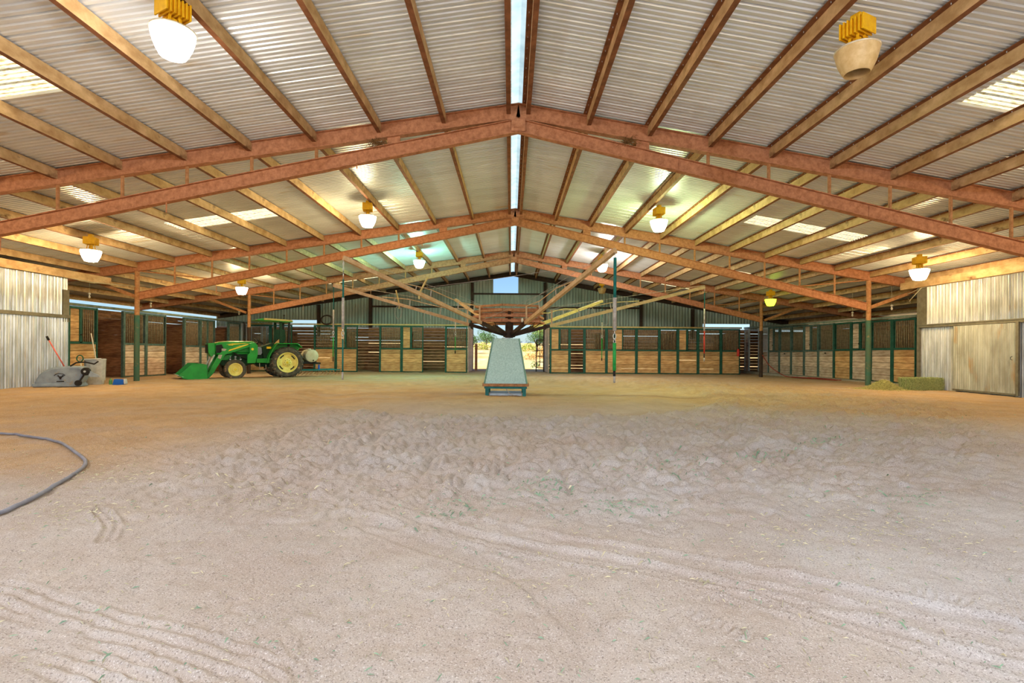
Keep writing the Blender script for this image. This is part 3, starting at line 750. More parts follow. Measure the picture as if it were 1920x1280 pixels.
lamp(-4.15, 6.25, w1, 'big glowing white high bay lamp under the nearest roof bay, near the top edge', -.5)
lamp(4.3, 6.4, None, 'unlit dusty beige high bay lamp with yellow finned housing, nearest', .45)
lamp(-4.17, 14.8, w5, 'glowing warm high bay lamp over the floor between hopper and tractor', .2)
lamp(4.25, 14.8, w3, 'glowing lime-white high bay lamp in the second bay', .1)
lamp(-11.75, 14.3, w2, 'glowing amber high bay lamp near the wall with the plastic cart', .3)
lamp(11.95, 15.0, w2, 'glowing amber high bay lamp near the wall with the hay bale', -.3)
lamp(-11.85, 22.5, w2, 'glowing amber high bay lamp above the tractor hood', .2)
lamp(-4.0, 22.2, w4, 'star-bright mint green high bay lamp in the third bay', 0)
lamp(4.0, 22.6, w6b, 'glowing warm high bay lamp behind the tallest walker arm', .3)
lamp(5.2, 29.4, None, 'small unlit pale high bay lamp against the back gable', 0)
lamp(11.95, 23.6, w6, 'dim lime high bay lamp near the slim dark column', 0)
w0 = em('added_lamp_glow_cool_white', .88, .94, 1, 3.0)  # unseen lamps added behind the camera to brighten the interior
for x, lb in ((-4.2, 'tractor'), (4.2, 'hay')):
    lamp(x, -1.9, w0, 'added white high bay lamp behind the camera, out of view, %s side' % lb, 0)
for x, lb in ((-11.8, 'tractor'), (11.8, 'hay')):  # extra side lamps added out of view to lift the interior brightness
    lamp(x, 6.3, w2, 'added amber high bay lamp over the near part of the %s side, outside the view' % lb, 0)
# porcelain bulb holders hanging over the stall fronts
bm_ = None
for (x, y, z, lab) in ((-15.0, 18.2, 2.98, 'above the first stall by the plastic cart'), (-15.0, 21.3, 2.92, 'beside the front pipe column'), (-14.3, 26.9, 3.0, 'above the tractor hood'), (14.0, 21.0, 2.72, 'in front of the green pipe column stalls'), (13.9, 18.7, 2.80, 'nearest the hay bale'), (14.2, 29.5, 3.0, 'by the slim dark column')):
    t = thing('bare_bulb', 'small white bulb in a holder hanging %s' % lab, 'bulb', (x, y, z), 0, 'bare bulbs over the stalls')
    q = MB(); q.lathe([(.001, .14), (.03, .14), (.045, .1), (.045, .085), (.022, .08), (.022, .05), (.001, .05)], n=14); q.build('holder', m_porc, t, smooth=True)
    q = MB(); q.lathe([(.001, -.06), (.02, -.055), (.036, -.02), (.03, .02), (.018, .05)], n=14); q.build('bulb_glass', m_porc, t, smooth=True)
    q = MB(); q.tube([(0, 0, .13), (0, .02, rz(x) - z - .18)], .006, 5); q.build('cord', m_cableg, t)
# nests on the first truss
for sx, lab in ((-2.75, 'tractor side'), (2.35, 'hay side')):
    q = MB(); r = random.Random(int(sx * 10))
    for i in range(150):
        a = r.uniform(0, 2 * PI); p = Vector((sx + r.gauss(0, .07) , TR[0] - .05 + r.gauss(0, .05), cz(sx) + .03 + abs(r.gauss(0, .05)))); d = Vector((math.cos(a), math.sin(a), r.uniform(-.9, .5))) * r.uniform(.06, .16)
        q.beam(p, p + d, .006, .004)
    tag(q.build('bird_nest', m_nest), 'dry grass nest wedged on the nearest truss, %s of the ridge' % lab, 'nest')

# ------------------------------------------------------------------ hot walker
HX, HY = -.05, 14.0
t = thing('feed_hopper', 'tall galvanised pyramid housing on teal legs under the walker', 'hopper', (HX - .08, 13.75, .0))
def frustum(q, b, tz, w0, w1, d0, d1):
    vs = [(-w0, -d0, b), (w0, -d0, b), (w0, d0, b), (-w0, d0, b), (-w1, -d1, tz), (w1, -d1, tz), (w1, d1, tz), (-w1, d1, tz)]
    q.add(vs, [(0, 1, 5, 4), (1, 2, 6, 5), (2, 3, 7, 6), (3, 0, 4, 7), (4, 5, 6, 7), (0, 3, 2, 1)])
q = MB(); frustum(q, .30, 1.48, .54, .335, .54, .335); q.build('sheet_body', m_hopper, t, bevel=.01)
m_tealg = M('pale_teal_edge', rgb(136, 178, 168), rgb(116, 160, 150), 8, .6)
for sx in (-1, 1):
    for sy in (-1, 1):
        q = MB(); q.beam((sx * .55, sy * .55, .30), (sx * .34, sy * .34, 1.48), .03, .03); q.build('corner_strip', m_tealg, t)
q = MB(); q.bb(-.58, .58, -.6, -.53, .24, .31); q.bb(-.58, .58, .53, .6, .24, .31); q.bb(-.6, -.53, -.53, .53, .24, .31); q.bb(.53, .6, -.53, .53, .24, .31); q.build('base_rail', m_strut, t)
q = MB(); q.bb(-.55, .55, -.57, -.5, .18, .24); q.bb(-.55, .55, .5, .57, .18, .24); q.build('base_beam', m_teal, t)
for sx in (-1, 1):
    for sy in (-1, 1):
        q = MB(); q.bb(sx * .48 - .045, sx * .48 + .045, sy * .52 - .045, sy * .52 + .045, -.02, .24); q.build('leg', m_teal, t)
q = MB(); q.bb(-.42, .42, -.45, .45, -.01, .05); q.build('floor_plate', m_galv, t)
q = MB(); q.tube([(0, -.55, .2), (.05, -.58, .12), (.12, -.6, .05), (.2, -.62, .02)], .01, 6); q.build('hanging_cord', m_wrap, t)
q = MB(); q.lathe([(.001, 1.48), (.11, 1.48), (.11, 1.505), (.001, 1.505)], n=16); q.build('bearing_cap', m_galv, t)

w = thing('hot_walker', 'large hot walker with six raised pipe arms around a dark centre post', 'horse walker', (HX, HY, 1.51))
q = MB(); q.lathe([(.001, .0), (.11, .0), (.11, .75), (.001, .75)], n=20); q.build('centre_post', m_darksteel, w, smooth='auto')
q = MB(); q.lathe([(.001, .02), (.16, .02), (.17, .1), (.001, .1)], n=20); q.build('hub', m_darksteel, w, smooth='auto')
tips = [('A', -3.35, 10.2, 2.98), ('C', 1.87, 9.25, 2.98), ('D', 5.36, 14.2, 2.96), ('B', -5.0, 14.4, 2.96), ('E', -1.98, 18.2, 2.96), ('G', 3.25, 18.3, 2.96)]
lab = {'A': 'thick tan arm reaching toward the tractor side', 'C': 'steep tan arm reaching up to the nearest hanging lead', 'D': 'long low yellowish arm on the hay side', 'B': 'long low tan arm on the tractor side', 'E': 'short-looking back arm toward the gable', 'G': 'yellow back arm toward the gable'}
for k, tx, ty, tz in tips:
    tip = Vector((tx, ty, tz)); hub = Vector((HX, HY, 1.56)); d = (tip - hub); L = d.length; d.normalize(); h2 = Vector((d.x, d.y, 0)).normalized()
    a0 = hub + d * .15; a1 = hub + d * 1.15
    q = MB(); q.beam(a0, a1, .07, .09); o = q.build('shaded_inner_arm', m_darksteel, w, world=True)  # shade below the ring is put into these inner arms' dark colour
    m = m_pipey if k in 'GD' else m_pipe
    q = MB(); q.beam(a1, tip, .075, .085); o = q.build('arm', m, w, world=True); o['label'] = lab[k]
    # tension rod above the arm with short standoffs
    up = Vector((0, 0, 1)); q = MB(); pts = []
    for s_, hh in ((1.15, .42), (2.0, .25), (2.9, .22), (3.7, .07)):
        pts.append(hub + d * s_ + up * hh)
    q.tube(pts, .011, 6); q.build('tension_rod', m, w, world=True)
    for s_, hh in ((2.0, .25), (2.9, .22), (3.35, .15)):
        q = MB(); q.tube([hub + d * s_ + up * .03, hub + d * (s_ - .03) + up * hh], .012, 6); q.build('standoff', m_wrap, w, world=True)
    q = MB(); q.beam(hub + d * 1.2, hub + d * 1.2 + up * .42, .04, .04); q.build('upright', m_pipe, w, world=True)
    pts = [hub + d * 1.15 + up * .45]; 
    for i in range(1, 7):
        s_ = 1.15 + (L - 1.15) * i / 6; pts.append(hub + d * s_ + up * (.45 * (1 - i / 6) + .05 - .12 * math.sin(PI * i / 6) * 0))
    q = MB(); q.tube(pts, .004, 4); q.build('guy_wire', m_wrap, w, world=True)
    if k in 'AB':
        q = MB(); side = Vector((-d.y, d.x, 0)).normalized(); c = hub + d * (L * .62)
        q.beam(c, c + up * -.12, .03, .03); q.beam(c, c + up * .35 + side * .3, .03, .03); q.build('side_bracket', m_pipey, w, world=True)
# hexagonal inner frame of stacked pipes
for z, r_ in ((1.93, 1.02), (2.06, 1.0), (2.2, .98), (2.33, .95)):
    for i in range(6):
        a = PI / 6 + i * PI / 3 - .18; b = a + PI / 3
        q = MB(); q.beam((HX + r_ * math.cos(a), HY + r_ * math.sin(a), z), (HX + r_ * math.cos(b), HY + r_ * math.sin(b), z), .06, .055); q.build('ring_pipe', m_rafter if z < 2.1 else m_strut, w, world=True)
for i in range(14):
    a = i * 2 * PI / 14 + .2
    q = MB(); q.tube([(HX + .9 * math.cos(a), HY + .9 * math.sin(a), 1.93), (HX + .55 * math.cos(a), HY + .55 * math.sin(a), 1.70)], .009, 5); q.build('drop_rod', m_darksteel, w, world=True)
# wooden slats filling the ring front as a motor guard
q = MB()
for z in (1.99, 2.13, 2.26): q.bb(HX - .82, HX + .82, HY - .1, HY - .02, z - .055, z + .055); q.bb(HX - .82, HX + .82, HY + .02, HY + .1, z - .05, z + .05)
q.build('motor_guard', m_rafter, w, world=True)
q = MB(); q.lathe([(.001, -.07), (.02, -.06), (.035, -.02), (.02, .03), (.001, .04)], (HX + .33, HY - 1.05, 1.95), n=12); q.build('signal_bulb', m_porc, w, world=True, smooth=True)
# cross wires between arms
q = MB(); A = Vector((-3.35, 10.2, 2.98)); C_ = Vector((1.87, 9.25, 2.98))
for s0, s1 in ((.62, .62),):
    p = Vector((HX, HY, 1.56)) + (A - Vector((HX, HY, 1.56))) * s0 + Vector((0, 0, .12)); r_ = Vector((HX, HY, 1.56)) + (C_ - Vector((HX, HY, 1.56))) * .84 + Vector((0, 0, .1)); q.tube([p, (p + r_) / 2 - Vector((0, 0, .02)), r_], .004, 4)
q.tube([Vector((HX - .7, HY - .6, 1.95)), Vector((HX, HY, 1.56)) + (C_ - Vector((HX, HY, 1.56))) * .75 + Vector((0, 0, .05))], .004, 4)
q.build('cross_wire', m_wrap, w, world=True)
# leads hanging from the tips
def lead(x, y, zt, segs, label, r=.016):
    """segs: (length, material, radius, kind) downwards from the arm tip"""
    tot = sum(s[0] for s in segs); t = thing('lead_line', label, 'lead line', (x, y, zt - tot), 0, 'leads hanging from the walker arms'); z = tot
    for ln, m, rr, nm in segs:
        q = MB()
        if nm == 'chain':
            n = max(2, int(ln / .045))
            for i in range(n):
                c = z - (i + .5) * ln / n
                q.tube([(.012 * math.cos(a) * (i % 2), .012 * math.cos(a) * ((i + 1) % 2), c + .028 * math.sin(a)) for a in [k * PI / 4 for k in range(9)]], .004, 5, cap=False)
        elif nm == 'swivel_snap':
            q.tube([(0, 0, z), (0, 0, z - ln * .3)], .012, 6); q.tube([(.024 * math.sin(a), 0, z - ln * .45 + .05 * math.cos(a)) for a in [k * PI / 6 for k in range(13)]], .008, 6, cap=False)
            q.lathe([(.001, z - ln * .6), (.022, z - ln * .62), (.022, z - ln * .75), (.001, z - ln * .78)], n=10)
            q.tube([(.02 * math.sin(a), 0, z - ln * .88 + .03 * math.cos(a)) for a in [k * PI / 6 for k in range(13)]], .006, 6, cap=False)
        else: q.tube([(0, 0, z), (0, 0, z - ln)], rr, 8)
        q.build(nm, m, t, smooth=nm != 'chain'); z -= ln
    return t
lead(-3.35, 10.2, 2.95, [(.22, m_chrome, 0, 'chain'), (.18, m_chrome, .01, 'link'), (.36, m_rope, .018, 'teal_sleeve'), (.62, m_wrap, .028, 'grey_sleeve'), (.2, m_chrome, 0, 'swivel_snap'), (.66, m_rope, .016, 'lower_rope'), (.15, m_wrap, .02, 'end_snap')], 'grey-wrapped lead with teal rope hanging in front of the far stalls')
lead(1.87, 9.25, 2.95, [(.1, m_chrome, .008, 'link'), (.72, m_rope, .028, 'teal_sleeve'), (.6, m_wrap, .036, 'grey_sleeve'), (.22, m_chrome, 0, 'swivel_snap'), (.5, m_lime, .032, 'green_strap'), (.1, m_black, .024, 'black_cuff'), (.12, m_wrap, .02, 'end_snap')], 'thickest lead, teal above and bright green below, nearest the camera')
lead(5.36, 14.2, 2.93, [(.12, m_chrome, .008, 'link'), (.45, m_rope, .014, 'teal_rope'), (.62, m_wrap, .022, 'grey_sleeve'), (.14, m_red, .02, 'snap_cover'), (.48, m_red, .02, 'red_strap'), (.12, m_black, .016, 'black_cuff'), (.1, m_wrap, .02, 'end_snap')], 'lead with a red lower strap hanging on the hay side')
lead(-5.0, 14.4, 2.93, [(.65, m_rope, .012, 'teal_rope'), (.55, m_wrap, .022, 'grey_sleeve'), (.22, m_chrome, 0, 'swivel_snap'), (.55, m_lime, .017, 'green_strap'), (.14, m_black, .014, 'end_snap')], 'thin lead with a pale lime strap beside the white tank')
lead(-1.98, 18.2, 2.2, [(.35, m_wrap, .02, 'grey_sleeve'), (.2, m_chrome, 0, 'swivel_snap'), (.5, m_lime, .014, 'green_strap'), (.1, m_black, .02, 'end_snap')], 'short lead by the gate-side stall, beside the hopper')
lead(3.25, 18.3, 2.5, [(.3, m_rope, .014, 'teal_rope'), (.45, m_wrap, .018, 'grey_sleeve'), (.12, m_chrome, 0, 'swivel_snap'), (.7, m_lime, .014, 'green_strap'), (.1, m_black, .02, 'end_snap')], 'thin lead with lime strap farthest back on the hay side')
for (x, y, z0, z1) in ((-1.98, 18.2, 2.2, 2.94), (3.25, 18.3, 2.5, 2.94)):
    q = MB(); q.tube([(x, y, z0 - .01), (x, y, z1)], .006, 5); tag(q.build('hanging_cord', m_rope), 'thin cord from the %s arm tip down to its lead' % ('tractor-side back' if x < 0 else 'hay-side back'), 'cord')
# cord festoons on the hay side arms
for (cx, cy, cz_) in ((2.6, 14.1, 2.05), (2.2, 14.1, 2.2), (-3.0, 13.6, 2.15), (-2.2, 13.4, 2.0)):
    q = MB(); q.tube([(cx + .09 * math.sin(a), cy + .02 * math.sin(2 * a), cz_ + .17 * math.cos(a)) for a in [k * PI / 8 for k in range(17)]], .006, 5, cap=False); q.build('wire_loop', m_wrap, w, world=True)

# ------------------------------------------------------------------ tractor
TD = 21.5; TX = (537.5 - 958) / (F / TD)
T = thing('tractor', 'green tractor with yellow wheels, front loader and canopy', 'tractor', (-9.80, 21.99, -.03), math.radians(38))
S_ = 238.0
def pp(cx, cy): return ((cx - 1160) * .9 / S_, (787 - cy) / S_)
def poly(pts): return [pp(*p) for p in pts]
def wheel(name, cx, cz_, y, r, wd, rimr, lugs, side, flat=False):
    q = MB(); h = wd / 2; hr = rimr
    prof = [(hr, -h * .75), (hr + (r - hr) * .35, -h * .98), (r - .06, -h), (r - .02, -h * .85), (r, -h * .5), (r, h * .5), (r - .02, h * .85), (r - .06, h), (hr + (r - hr) * .35, h * .98), (hr, h * .75)]
    q.lathe(prof, (cx, y, cz_), 'y', 48)
    ty = q.build(name + '_tyre', m_tyre, T, smooth='auto')
    if lugs:
        for k in range(lugs):
            for s in (-1, 1):
                a = 2 * PI * (k + (.5 if s > 0 else 0)) / lugs; g = MB()
                for j in range(3): 
                    pass
                v = []
                for (yy, da) in ((0, 0), (s * h * .98, -.24)):
                    for rr in (r - .01, r + .035):
                        for db in (-.035, .035):
                            aa = a + da + db; v.append((cx + rr * math.cos(aa), y + yy, cz_ + rr * math.sin(aa)))
                q2 = g; q2.add(v, [(0, 1, 3, 2), (4, 6, 7, 5), (0, 4, 5, 1), (2, 3, 7, 6), (0, 2, 6, 4), (1, 5, 7, 3)])
                if k == 0 and s == -1: allg = MB()
                allg.add(g.v, g.f)
        allg.build('tread_lug', m_tyre, ty)
        ty.children[0]['kind'] = 'stuff'
    q = MB(); f = side * h
    q.lathe([(hr + .015, f * .8), (hr + .01, f * .95), (hr - .03, f * .85), (hr - .05, f * .45), (hr * .45, f * .35), (hr * .35, f * .55), (.09, f * .6), (.09, f * .75), (.001, f * .78)], (cx, y, cz_), 'y', 40)
    q.lathe([(hr, -h * .78), (hr, h * .78)], (cx, y, cz_), 'y', 40)
    rm = q.build(name + '_rim', m_rimy, T, smooth='auto')
    q = MB()
    if lugs:
        for k in range(4):
            a0 = k * PI / 2 + .5
            for i in range(5):
                a = a0 + i * .11; q.box((cx + hr * .78 * math.cos(a), y + f * .47, cz_ + hr * .78 * math.sin(a)), (.04, .02, .05), Matrix.Rotation(-a, 3, 'Y'))
    for k in range(8):
        a = k * PI / 4; q.lathe([(.001, y + f * .68), (.012, y + f * .68), (.012, y + f * .5)], (cx + hr * .27 * math.cos(a), 0, cz_ + hr * .27 * math.sin(a)), 'y', 6)
    q.build('wheel_slot' if lugs else 'wheel_bolt', m_black if lugs else m_jdy, rm)
    q = MB(); q.lathe([(.001, y + f * .85), (.045, y + f * .82), (.055, y + f * .6)], (cx, 0, cz_), 'y', 12); q.build('hub_cap', m_jdy, rm, smooth=True)
rw = pp(1160, 635); fw = pp(650, 712)
RY, FYY = .62, .60
wheel('rear_wheel', 0, .64, -RY, .62, .38, .41, 22, -1)
wheel('rear_wheel', 0, .64, RY, .62, .38, .41, 22, 1)
fx = fw[0]
wheel('front_wheel', fx, .375, -FYY, .395, .26, .245, 0, -1)
wheel('front_wheel', fx, .375, FYY, .395, .26, .245, 0, 1)
# hood
hood = poly([(470, 470), (478, 452), (520, 440), (600, 432), (700, 430), (800, 430), (852, 432), (860, 545), (600, 545), (540, 560), (490, 560), (470, 520)])
q = MB(); q.prism(hood, -.27, .27); q.build('hood', m_jd, T, bevel=.05)
q = MB(); q.prism(poly([(480, 447), (520, 436), (600, 427), (700, 425), (852, 427), (852, 432), (700, 432), (600, 436), (520, 444), (484, 455)]), -.2, .2); o = q.build('hood_top_strip', M('tan_hood_top', rgb(214, 190, 140), rgb(170, 176, 100), 8, .7), T, bevel=.01)  # paler tan strip along the top of the hood
q = MB(); q.prism(poly([(580, 462), (640, 452), (760, 446), (790, 448), (700, 458), (640, 466)]), -.283, -.268); q.build('hood_stripe', m_jdy, T)
q = MB()
for k in range(5): q.box((pp(605 + k * 9, 470)[0], -.285, pp(605, 470)[1]), (.022, .01, .022))
q.build('model_number_decal', m_jdy, T)
q = MB(); q.prism(poly([(484, 470), (540, 462), (556, 500), (530, 540), (486, 545)]), -.285, .285); q.build('side_grille', m_black, T, bevel=.01)
# grille guard
q = MB(); q.prism(poly([(410, 452), (472, 448), (476, 560), (440, 580), (415, 540)]), -.34, .34); q.build('grille_guard', m_jd, T, bevel=.015)
q = MB(); q.prism(poly([(405, 465), (409, 465), (412, 545), (406, 545)]), -.28, .28); q.build('guard_mesh', m_black, T)
# engine and frame
q = MB(); q.prism(poly([(600, 545), (860, 545), (860, 650), (760, 668), (560, 665), (500, 640), (520, 560)]), -.2, .2); q.build('engine_block', m_engine, T, bevel=.02)
q = MB(); q.prism(poly([(520, 560), (640, 560), (600, 610), (520, 612)]), -.26, .26); q.prism(poly([(600, 545), (790, 545), (790, 555), (600, 555)]), -.3, .3); q.build('side_frame', m_jd, T, bevel=.01)
q = MB()
for k in range(9):
    cx, cy = 620 + (k % 3) * 50, 580 + (k // 3) * 24; x_, z_ = pp(cx, cy); q.lathe([(.001, -.26), (.03, -.26), (.04, -.2), (.04, -.15)], (x_, 0, z_), 'y', 10)
q.build('engine_fitting', m_galv, T)
q = MB(); q.box((fx, 0, .4), (.12, 1.0, .12)); q.tube([(0, -.6, .64), (0, .6, .64)], .09, 12); q.build('axle', m_engine, T)
q = MB(); q.prism(poly([(860, 560), (1010, 560), (1080, 640), (1060, 680), (900, 680), (860, 650)]), -.22, .22); q.build('transmission_housing', m_engine, T, bevel=.02)
# loader
for s in (-1, 1):
    y0, y1 = s * .42, s * .5
    q = MB(); q.prism(poly([(790, 450), (845, 440), (872, 470), (872, 560), (850, 640), (770, 640), (772, 560), (795, 540)]), y0 - s * .02, y1 + s * .03); q.build('loader_mast', m_jd, T, bevel=.01)
    q = MB(); q.prism(poly([(835, 448), (850, 462), (700, 515), (560, 560), (450, 740), (400, 790), (392, 770), (425, 700), (500, 560), (545, 515), (700, 470)]), y0, y1); ba = q.build('loader_boom', m_jd, T, bevel=.008)
    if s < 0:
        q = MB(); q.prism(poly([(590, 527), (600, 512), (700, 476), (790, 452), (770, 466), (700, 492)]), -.515, -.5); q.build('boom_stripe', m_jdy, ba)
        q = MB(); q.lathe([(.001, -.51 + .0), (.05, -.51), (.05, -.5)], (pp(820, 505)[0], -.022, pp(820, 505)[1]), 'y', 16); q.build('round_emblem', m_jdy, T)
        q = MB(); q.prism(poly([(530, 500), (575, 505), (560, 525), (528, 520)]), -.515, -.5); q.prism(poly([(500, 560), (535, 560), (520, 600), (495, 590)]), -.515, -.5); q.build('warning_decal', m_wrap, ba)
    q = MB(); a = pp(470, 560); b = pp(400, 700); q.tube([(a[0], s * .36, a[1]), (b[0], s * .36, b[1])], .03, 10); q.build('bucket_cylinder', m_galv, T, smooth=True)
    q = MB(); a = pp(800, 620); b = pp(600, 520); q.tube([(a[0], s * .4, a[1]), (b[0], s * .4, b[1])], .028, 10); q.build('lift_cylinder', m_black, T, smooth=True)
q = MB(); a = pp(430, 735); q.tube([(a[0], -.46, a[1]), (a[0], .46, a[1])], .04, 10); q.build('cross_tube', m_jd, T)
# bucket : side cheeks, curved back, floor with cutting edge
BW = .74
bk = MB()
for s in (-1, 1):
    bk.prism(poly([(150, 742), (262, 640), (345, 640), (392, 650), (392, 802), (300, 800), (180, 768)]), s * BW, s * (BW - .015))
def strip(q, pts, y0, y1, th=.012):
    P_ = poly(pts)
    for a, b in zip(P_[:-1], P_[1:]):
        q.beam((a[0], 0, a[1]), (b[0], 0, b[1]), abs(y1 - y0), th)
strip(bk, [(150, 745), (300, 803), (392, 803), (398, 720), (385, 650), (340, 640)], -BW, BW)
bk.build('loader_bucket', m_jd, T)
q = MB(); strip(q, [(138, 741), (190, 758)], -BW, BW, .016); q.build('cutting_edge', m_galv, T)
# platform, step, panel, fenders
q = MB(); q.prism(poly([(858, 598), (1000, 592), (1010, 640), (858, 636)]), -.62, .62); q.build('foot_platform', m_jd, T, bevel=.01)
q = MB(); a, b, c, d = [pp(*p) for p in ((885, 640), (885, 698), (948, 698), (948, 655))]
q.tube([(a[0], -.62, a[1]), (b[0], -.64, b[1]), (c[0], -.64, c[1]), (d[0], -.62, d[1])], .014, 6); q.build('step', m_wrap, T)
q = MB(); q.prism(poly([(870, 490), (900, 484), (945, 490), (935, 540), (905, 590), (866, 590)]), -.2, .2); q.build('cowl_panel', m_panelw, T, bevel=.01)
for s in (-1, 1):
    f0, f1 = s * .42, s * .80
    q = MB(); strip_pts = [(955, 640), (975, 570), (1010, 500), (1050, 447), (1265, 447), (1312, 485)]
    P_ = poly(strip_pts)
    for a, b in zip(P_[:-1], P_[1:]): q.beam((a[0], (f0 + f1) / 2, a[1]), (b[0], (f0 + f1) / 2, b[1]), .38, .035)
    q.prism(poly([(955, 640), (975, 570), (1010, 500), (1050, 447), (1265, 447), (1312, 485), (1250, 600), (1000, 640)]), s * .40, s * .43)
    q.build('rear_fender', m_jd, T, bevel=.01)
    q = MB(); x_, z_ = pp(975, 490); q.box((x_, s * .64, z_), (.17, .1, .09)); q.build('turn_signal', M('amber_lens', rgb(240, 190, 40), None, 4, .3), T, bevel=.02)
    q = MB(); x_, z_ = pp(1185, 470); q.beam((x_, s * .5, .95), (pp(1195, 225)[0], s * .48, pp(1195, 225)[1]), .09, .07); q.build('canopy_post', m_black, T)
    q = MB(); x_, z_ = pp(1110, 445); q.beam((x_, s * .46, z_), (pp(1105, 225)[0], s * .46, pp(1105, 225)[1]), .07, .1); q.build('roll_bar_post', m_engine, T)
q = MB(); q.prism(poly([(925, 480), (1040, 440), (1080, 445), (1010, 560), (960, 600), (940, 590)]), -.36, .36); q.build('rear_console', m_engine, T, bevel=.02)
q = MB(); q.prism(poly([(1010, 470), (1100, 465), (1100, 445), (1030, 450)]), -.24, .24); q.prism(poly([(1090, 470), (1110, 470), (1120, 405), (1095, 405)]), -.22, .22); q.build('seat', m_black, T, bevel=.02)
q = MB(); q.prism(poly([(1030, 450), (1060, 420), (1078, 405), (1080, 440), (1060, 462)]), -.66, -.6); q.build('seat_arm_panel', m_seat, T)
c0 = pp(905, 425); q = MB(); R_ = Matrix.Rotation(math.radians(-33), 3, 'Y'); pts = []
R_ = Matrix.Rotation(math.radians(30), 3, 'Y')
for k in range(21):
    a = 2 * PI * k / 20; v = R_ @ Vector((.2 * math.cos(a), .2 * math.sin(a), 0)); pts.append((c0[0] + v.x, v.y, c0[1] + v.z))
q.tube(pts, .015, 6, cap=False)
for k in range(3):
    a = 2 * PI * k / 3; v = R_ @ Vector((.2 * math.cos(a), .2 * math.sin(a), 0)); q.tube([(c0[0], 0, c0[1]), (c0[0] + v.x, v.y, c0[1] + v.z)], .01, 5)
b0 = pp(880, 485); q.tube([(c0[0], 0, c0[1]), (b0[0], 0, b0[1])], .025, 8); q.build('steering_wheel', m_black, T, smooth=True)
# canopy
q = MB(); q.prism(poly([(925, 204), (940, 200), (1210, 212), (1475, 216), (1475, 224), (1210, 224), (925, 217)][:2] + [(1205, 208), (1225, 214), (1225, 226), (925, 219)]), -.62, .62); q.build('canopy_roof', m_canopy, T, bevel=.015)
q = MB(); q.prism(poly([(855, 216), (925, 200), (928, 220), (870, 224)]), -.6, .6); q.prism(poly([(900, 220), (1225, 226), (1225, 234), (900, 226)]), -.6, .6); q.build('canopy_visor', m_jd, T, bevel=.01)
q = MB(); a, b = pp(1165, 212), pp(1165, 165); q.tube([(a[0], -.1, a[1]), (b[0], -.1, b[1])], .02, 8); q.lathe([(.001, b[1]), (.035, b[1]), (.035, b[1] + .05), (.001, b[1] + .05)], (b[0], -.1, 0), 'z', 10); q.build('beacon', m_black, T)
q = MB(); q.prism(poly([(1078, 430), (1200, 430), (1210, 380), (1200, 300), (1090, 300)]), .3, .36); q.build('rear_guard_panel', m_engine, T)
a, b, c = pp(770, 440), pp(770, 260), pp(755, 240)
q = MB(); q.tube([(a[0], .05, a[1] - .1), (a[0], .05, b[1]), ((a[0] + c[0]) / 2, .05, (b[1] + c[1]) / 2 + .02), (c[0], .05, c[1])], [.055, .04, .034, .034], 12); q.tube([(a[0], .05, a[1] - .05), (a[0], .05, a[1] + .3)], .05, 12); q.build('exhaust_stack', m_black, T, smooth=True)
# rear hitch
q = MB(); a, b, c = pp(1270, 560), pp(1345, 650), pp(1290, 480)
for s in (-1, 1): q.beam((a[0], s * .25, a[1]), (b[0], s * .3, b[1]), .04, .06)
q.beam((c[0], 0, c[1]), (pp(1340, 560)[0], 0, pp(1340, 560)[1]), .05, .05); q.build('hitch_link', m_black, T)

# implement: sprayer tank on a frame with a spring-tooth rake
I0 = pp(1465, 565)
RK = thing('rake_sprayer', 'rake implement with black frame and a row of curved spring tines', 'implement', (-9.80, 21.99, -.03), math.radians(38))
q = MB(); a = pp(1320, 640); b = pp(1555, 656); q.prism(poly([(1320, 636), (1555, 640), (1558, 658), (1320, 652)]), -.35, .45); q.prism(poly([(1345, 650), (1362, 650), (1362, 720), (1345, 720)]), -.3, -.22); q.prism(poly([(1345, 650), (1362, 650), (1362, 720), (1345, 720)]), .3, .38); q.build('frame', m_black, RK, bevel=.008)
q = MB(); z_ = pp(0, 718)[1]; x0_, x1_ = pp(1285, 0)[0], pp(1775, 0)[0]
q.bb(x0_, x1_, -.5, -.45, z_ - .02, z_ + .03); q.bb(x0_, x1_, .35, .4, z_ - .02, z_ + .03)
q.bb(x0_ + .1, x0_ + .16, -.45, .35, z_, z_ + .04); q.bb(x0_ + .9, x0_ + .96, -.45, .35, z_, z_ + .04); q.build('rake_bar', m_teal, RK)
for row in (-.48, .37):
    for i in range(12):
        xx = x0_ + .05 + i * (x1_ - x0_ - .1) / 11
        q = MB(); q.tube([(xx, row, z_), (xx + .05, row, z_ - .05), (xx + .07, row, z_ - .1), (xx + .01, row, z_ - .16), (xx - .03, row, z_ - .2)], .012, 6); q.build('tine', m_strut, RK, smooth=True)
q = MB(); x_, z2 = pp(1527, 690); q.tube([(x_, -.45, z2 - .1), (x_, -.45, z2 + .12)], .04, 10); q.box((x_, -.45, z2 - .12), (.1, .08, .05)); q.build('jack', m_blue, RK)
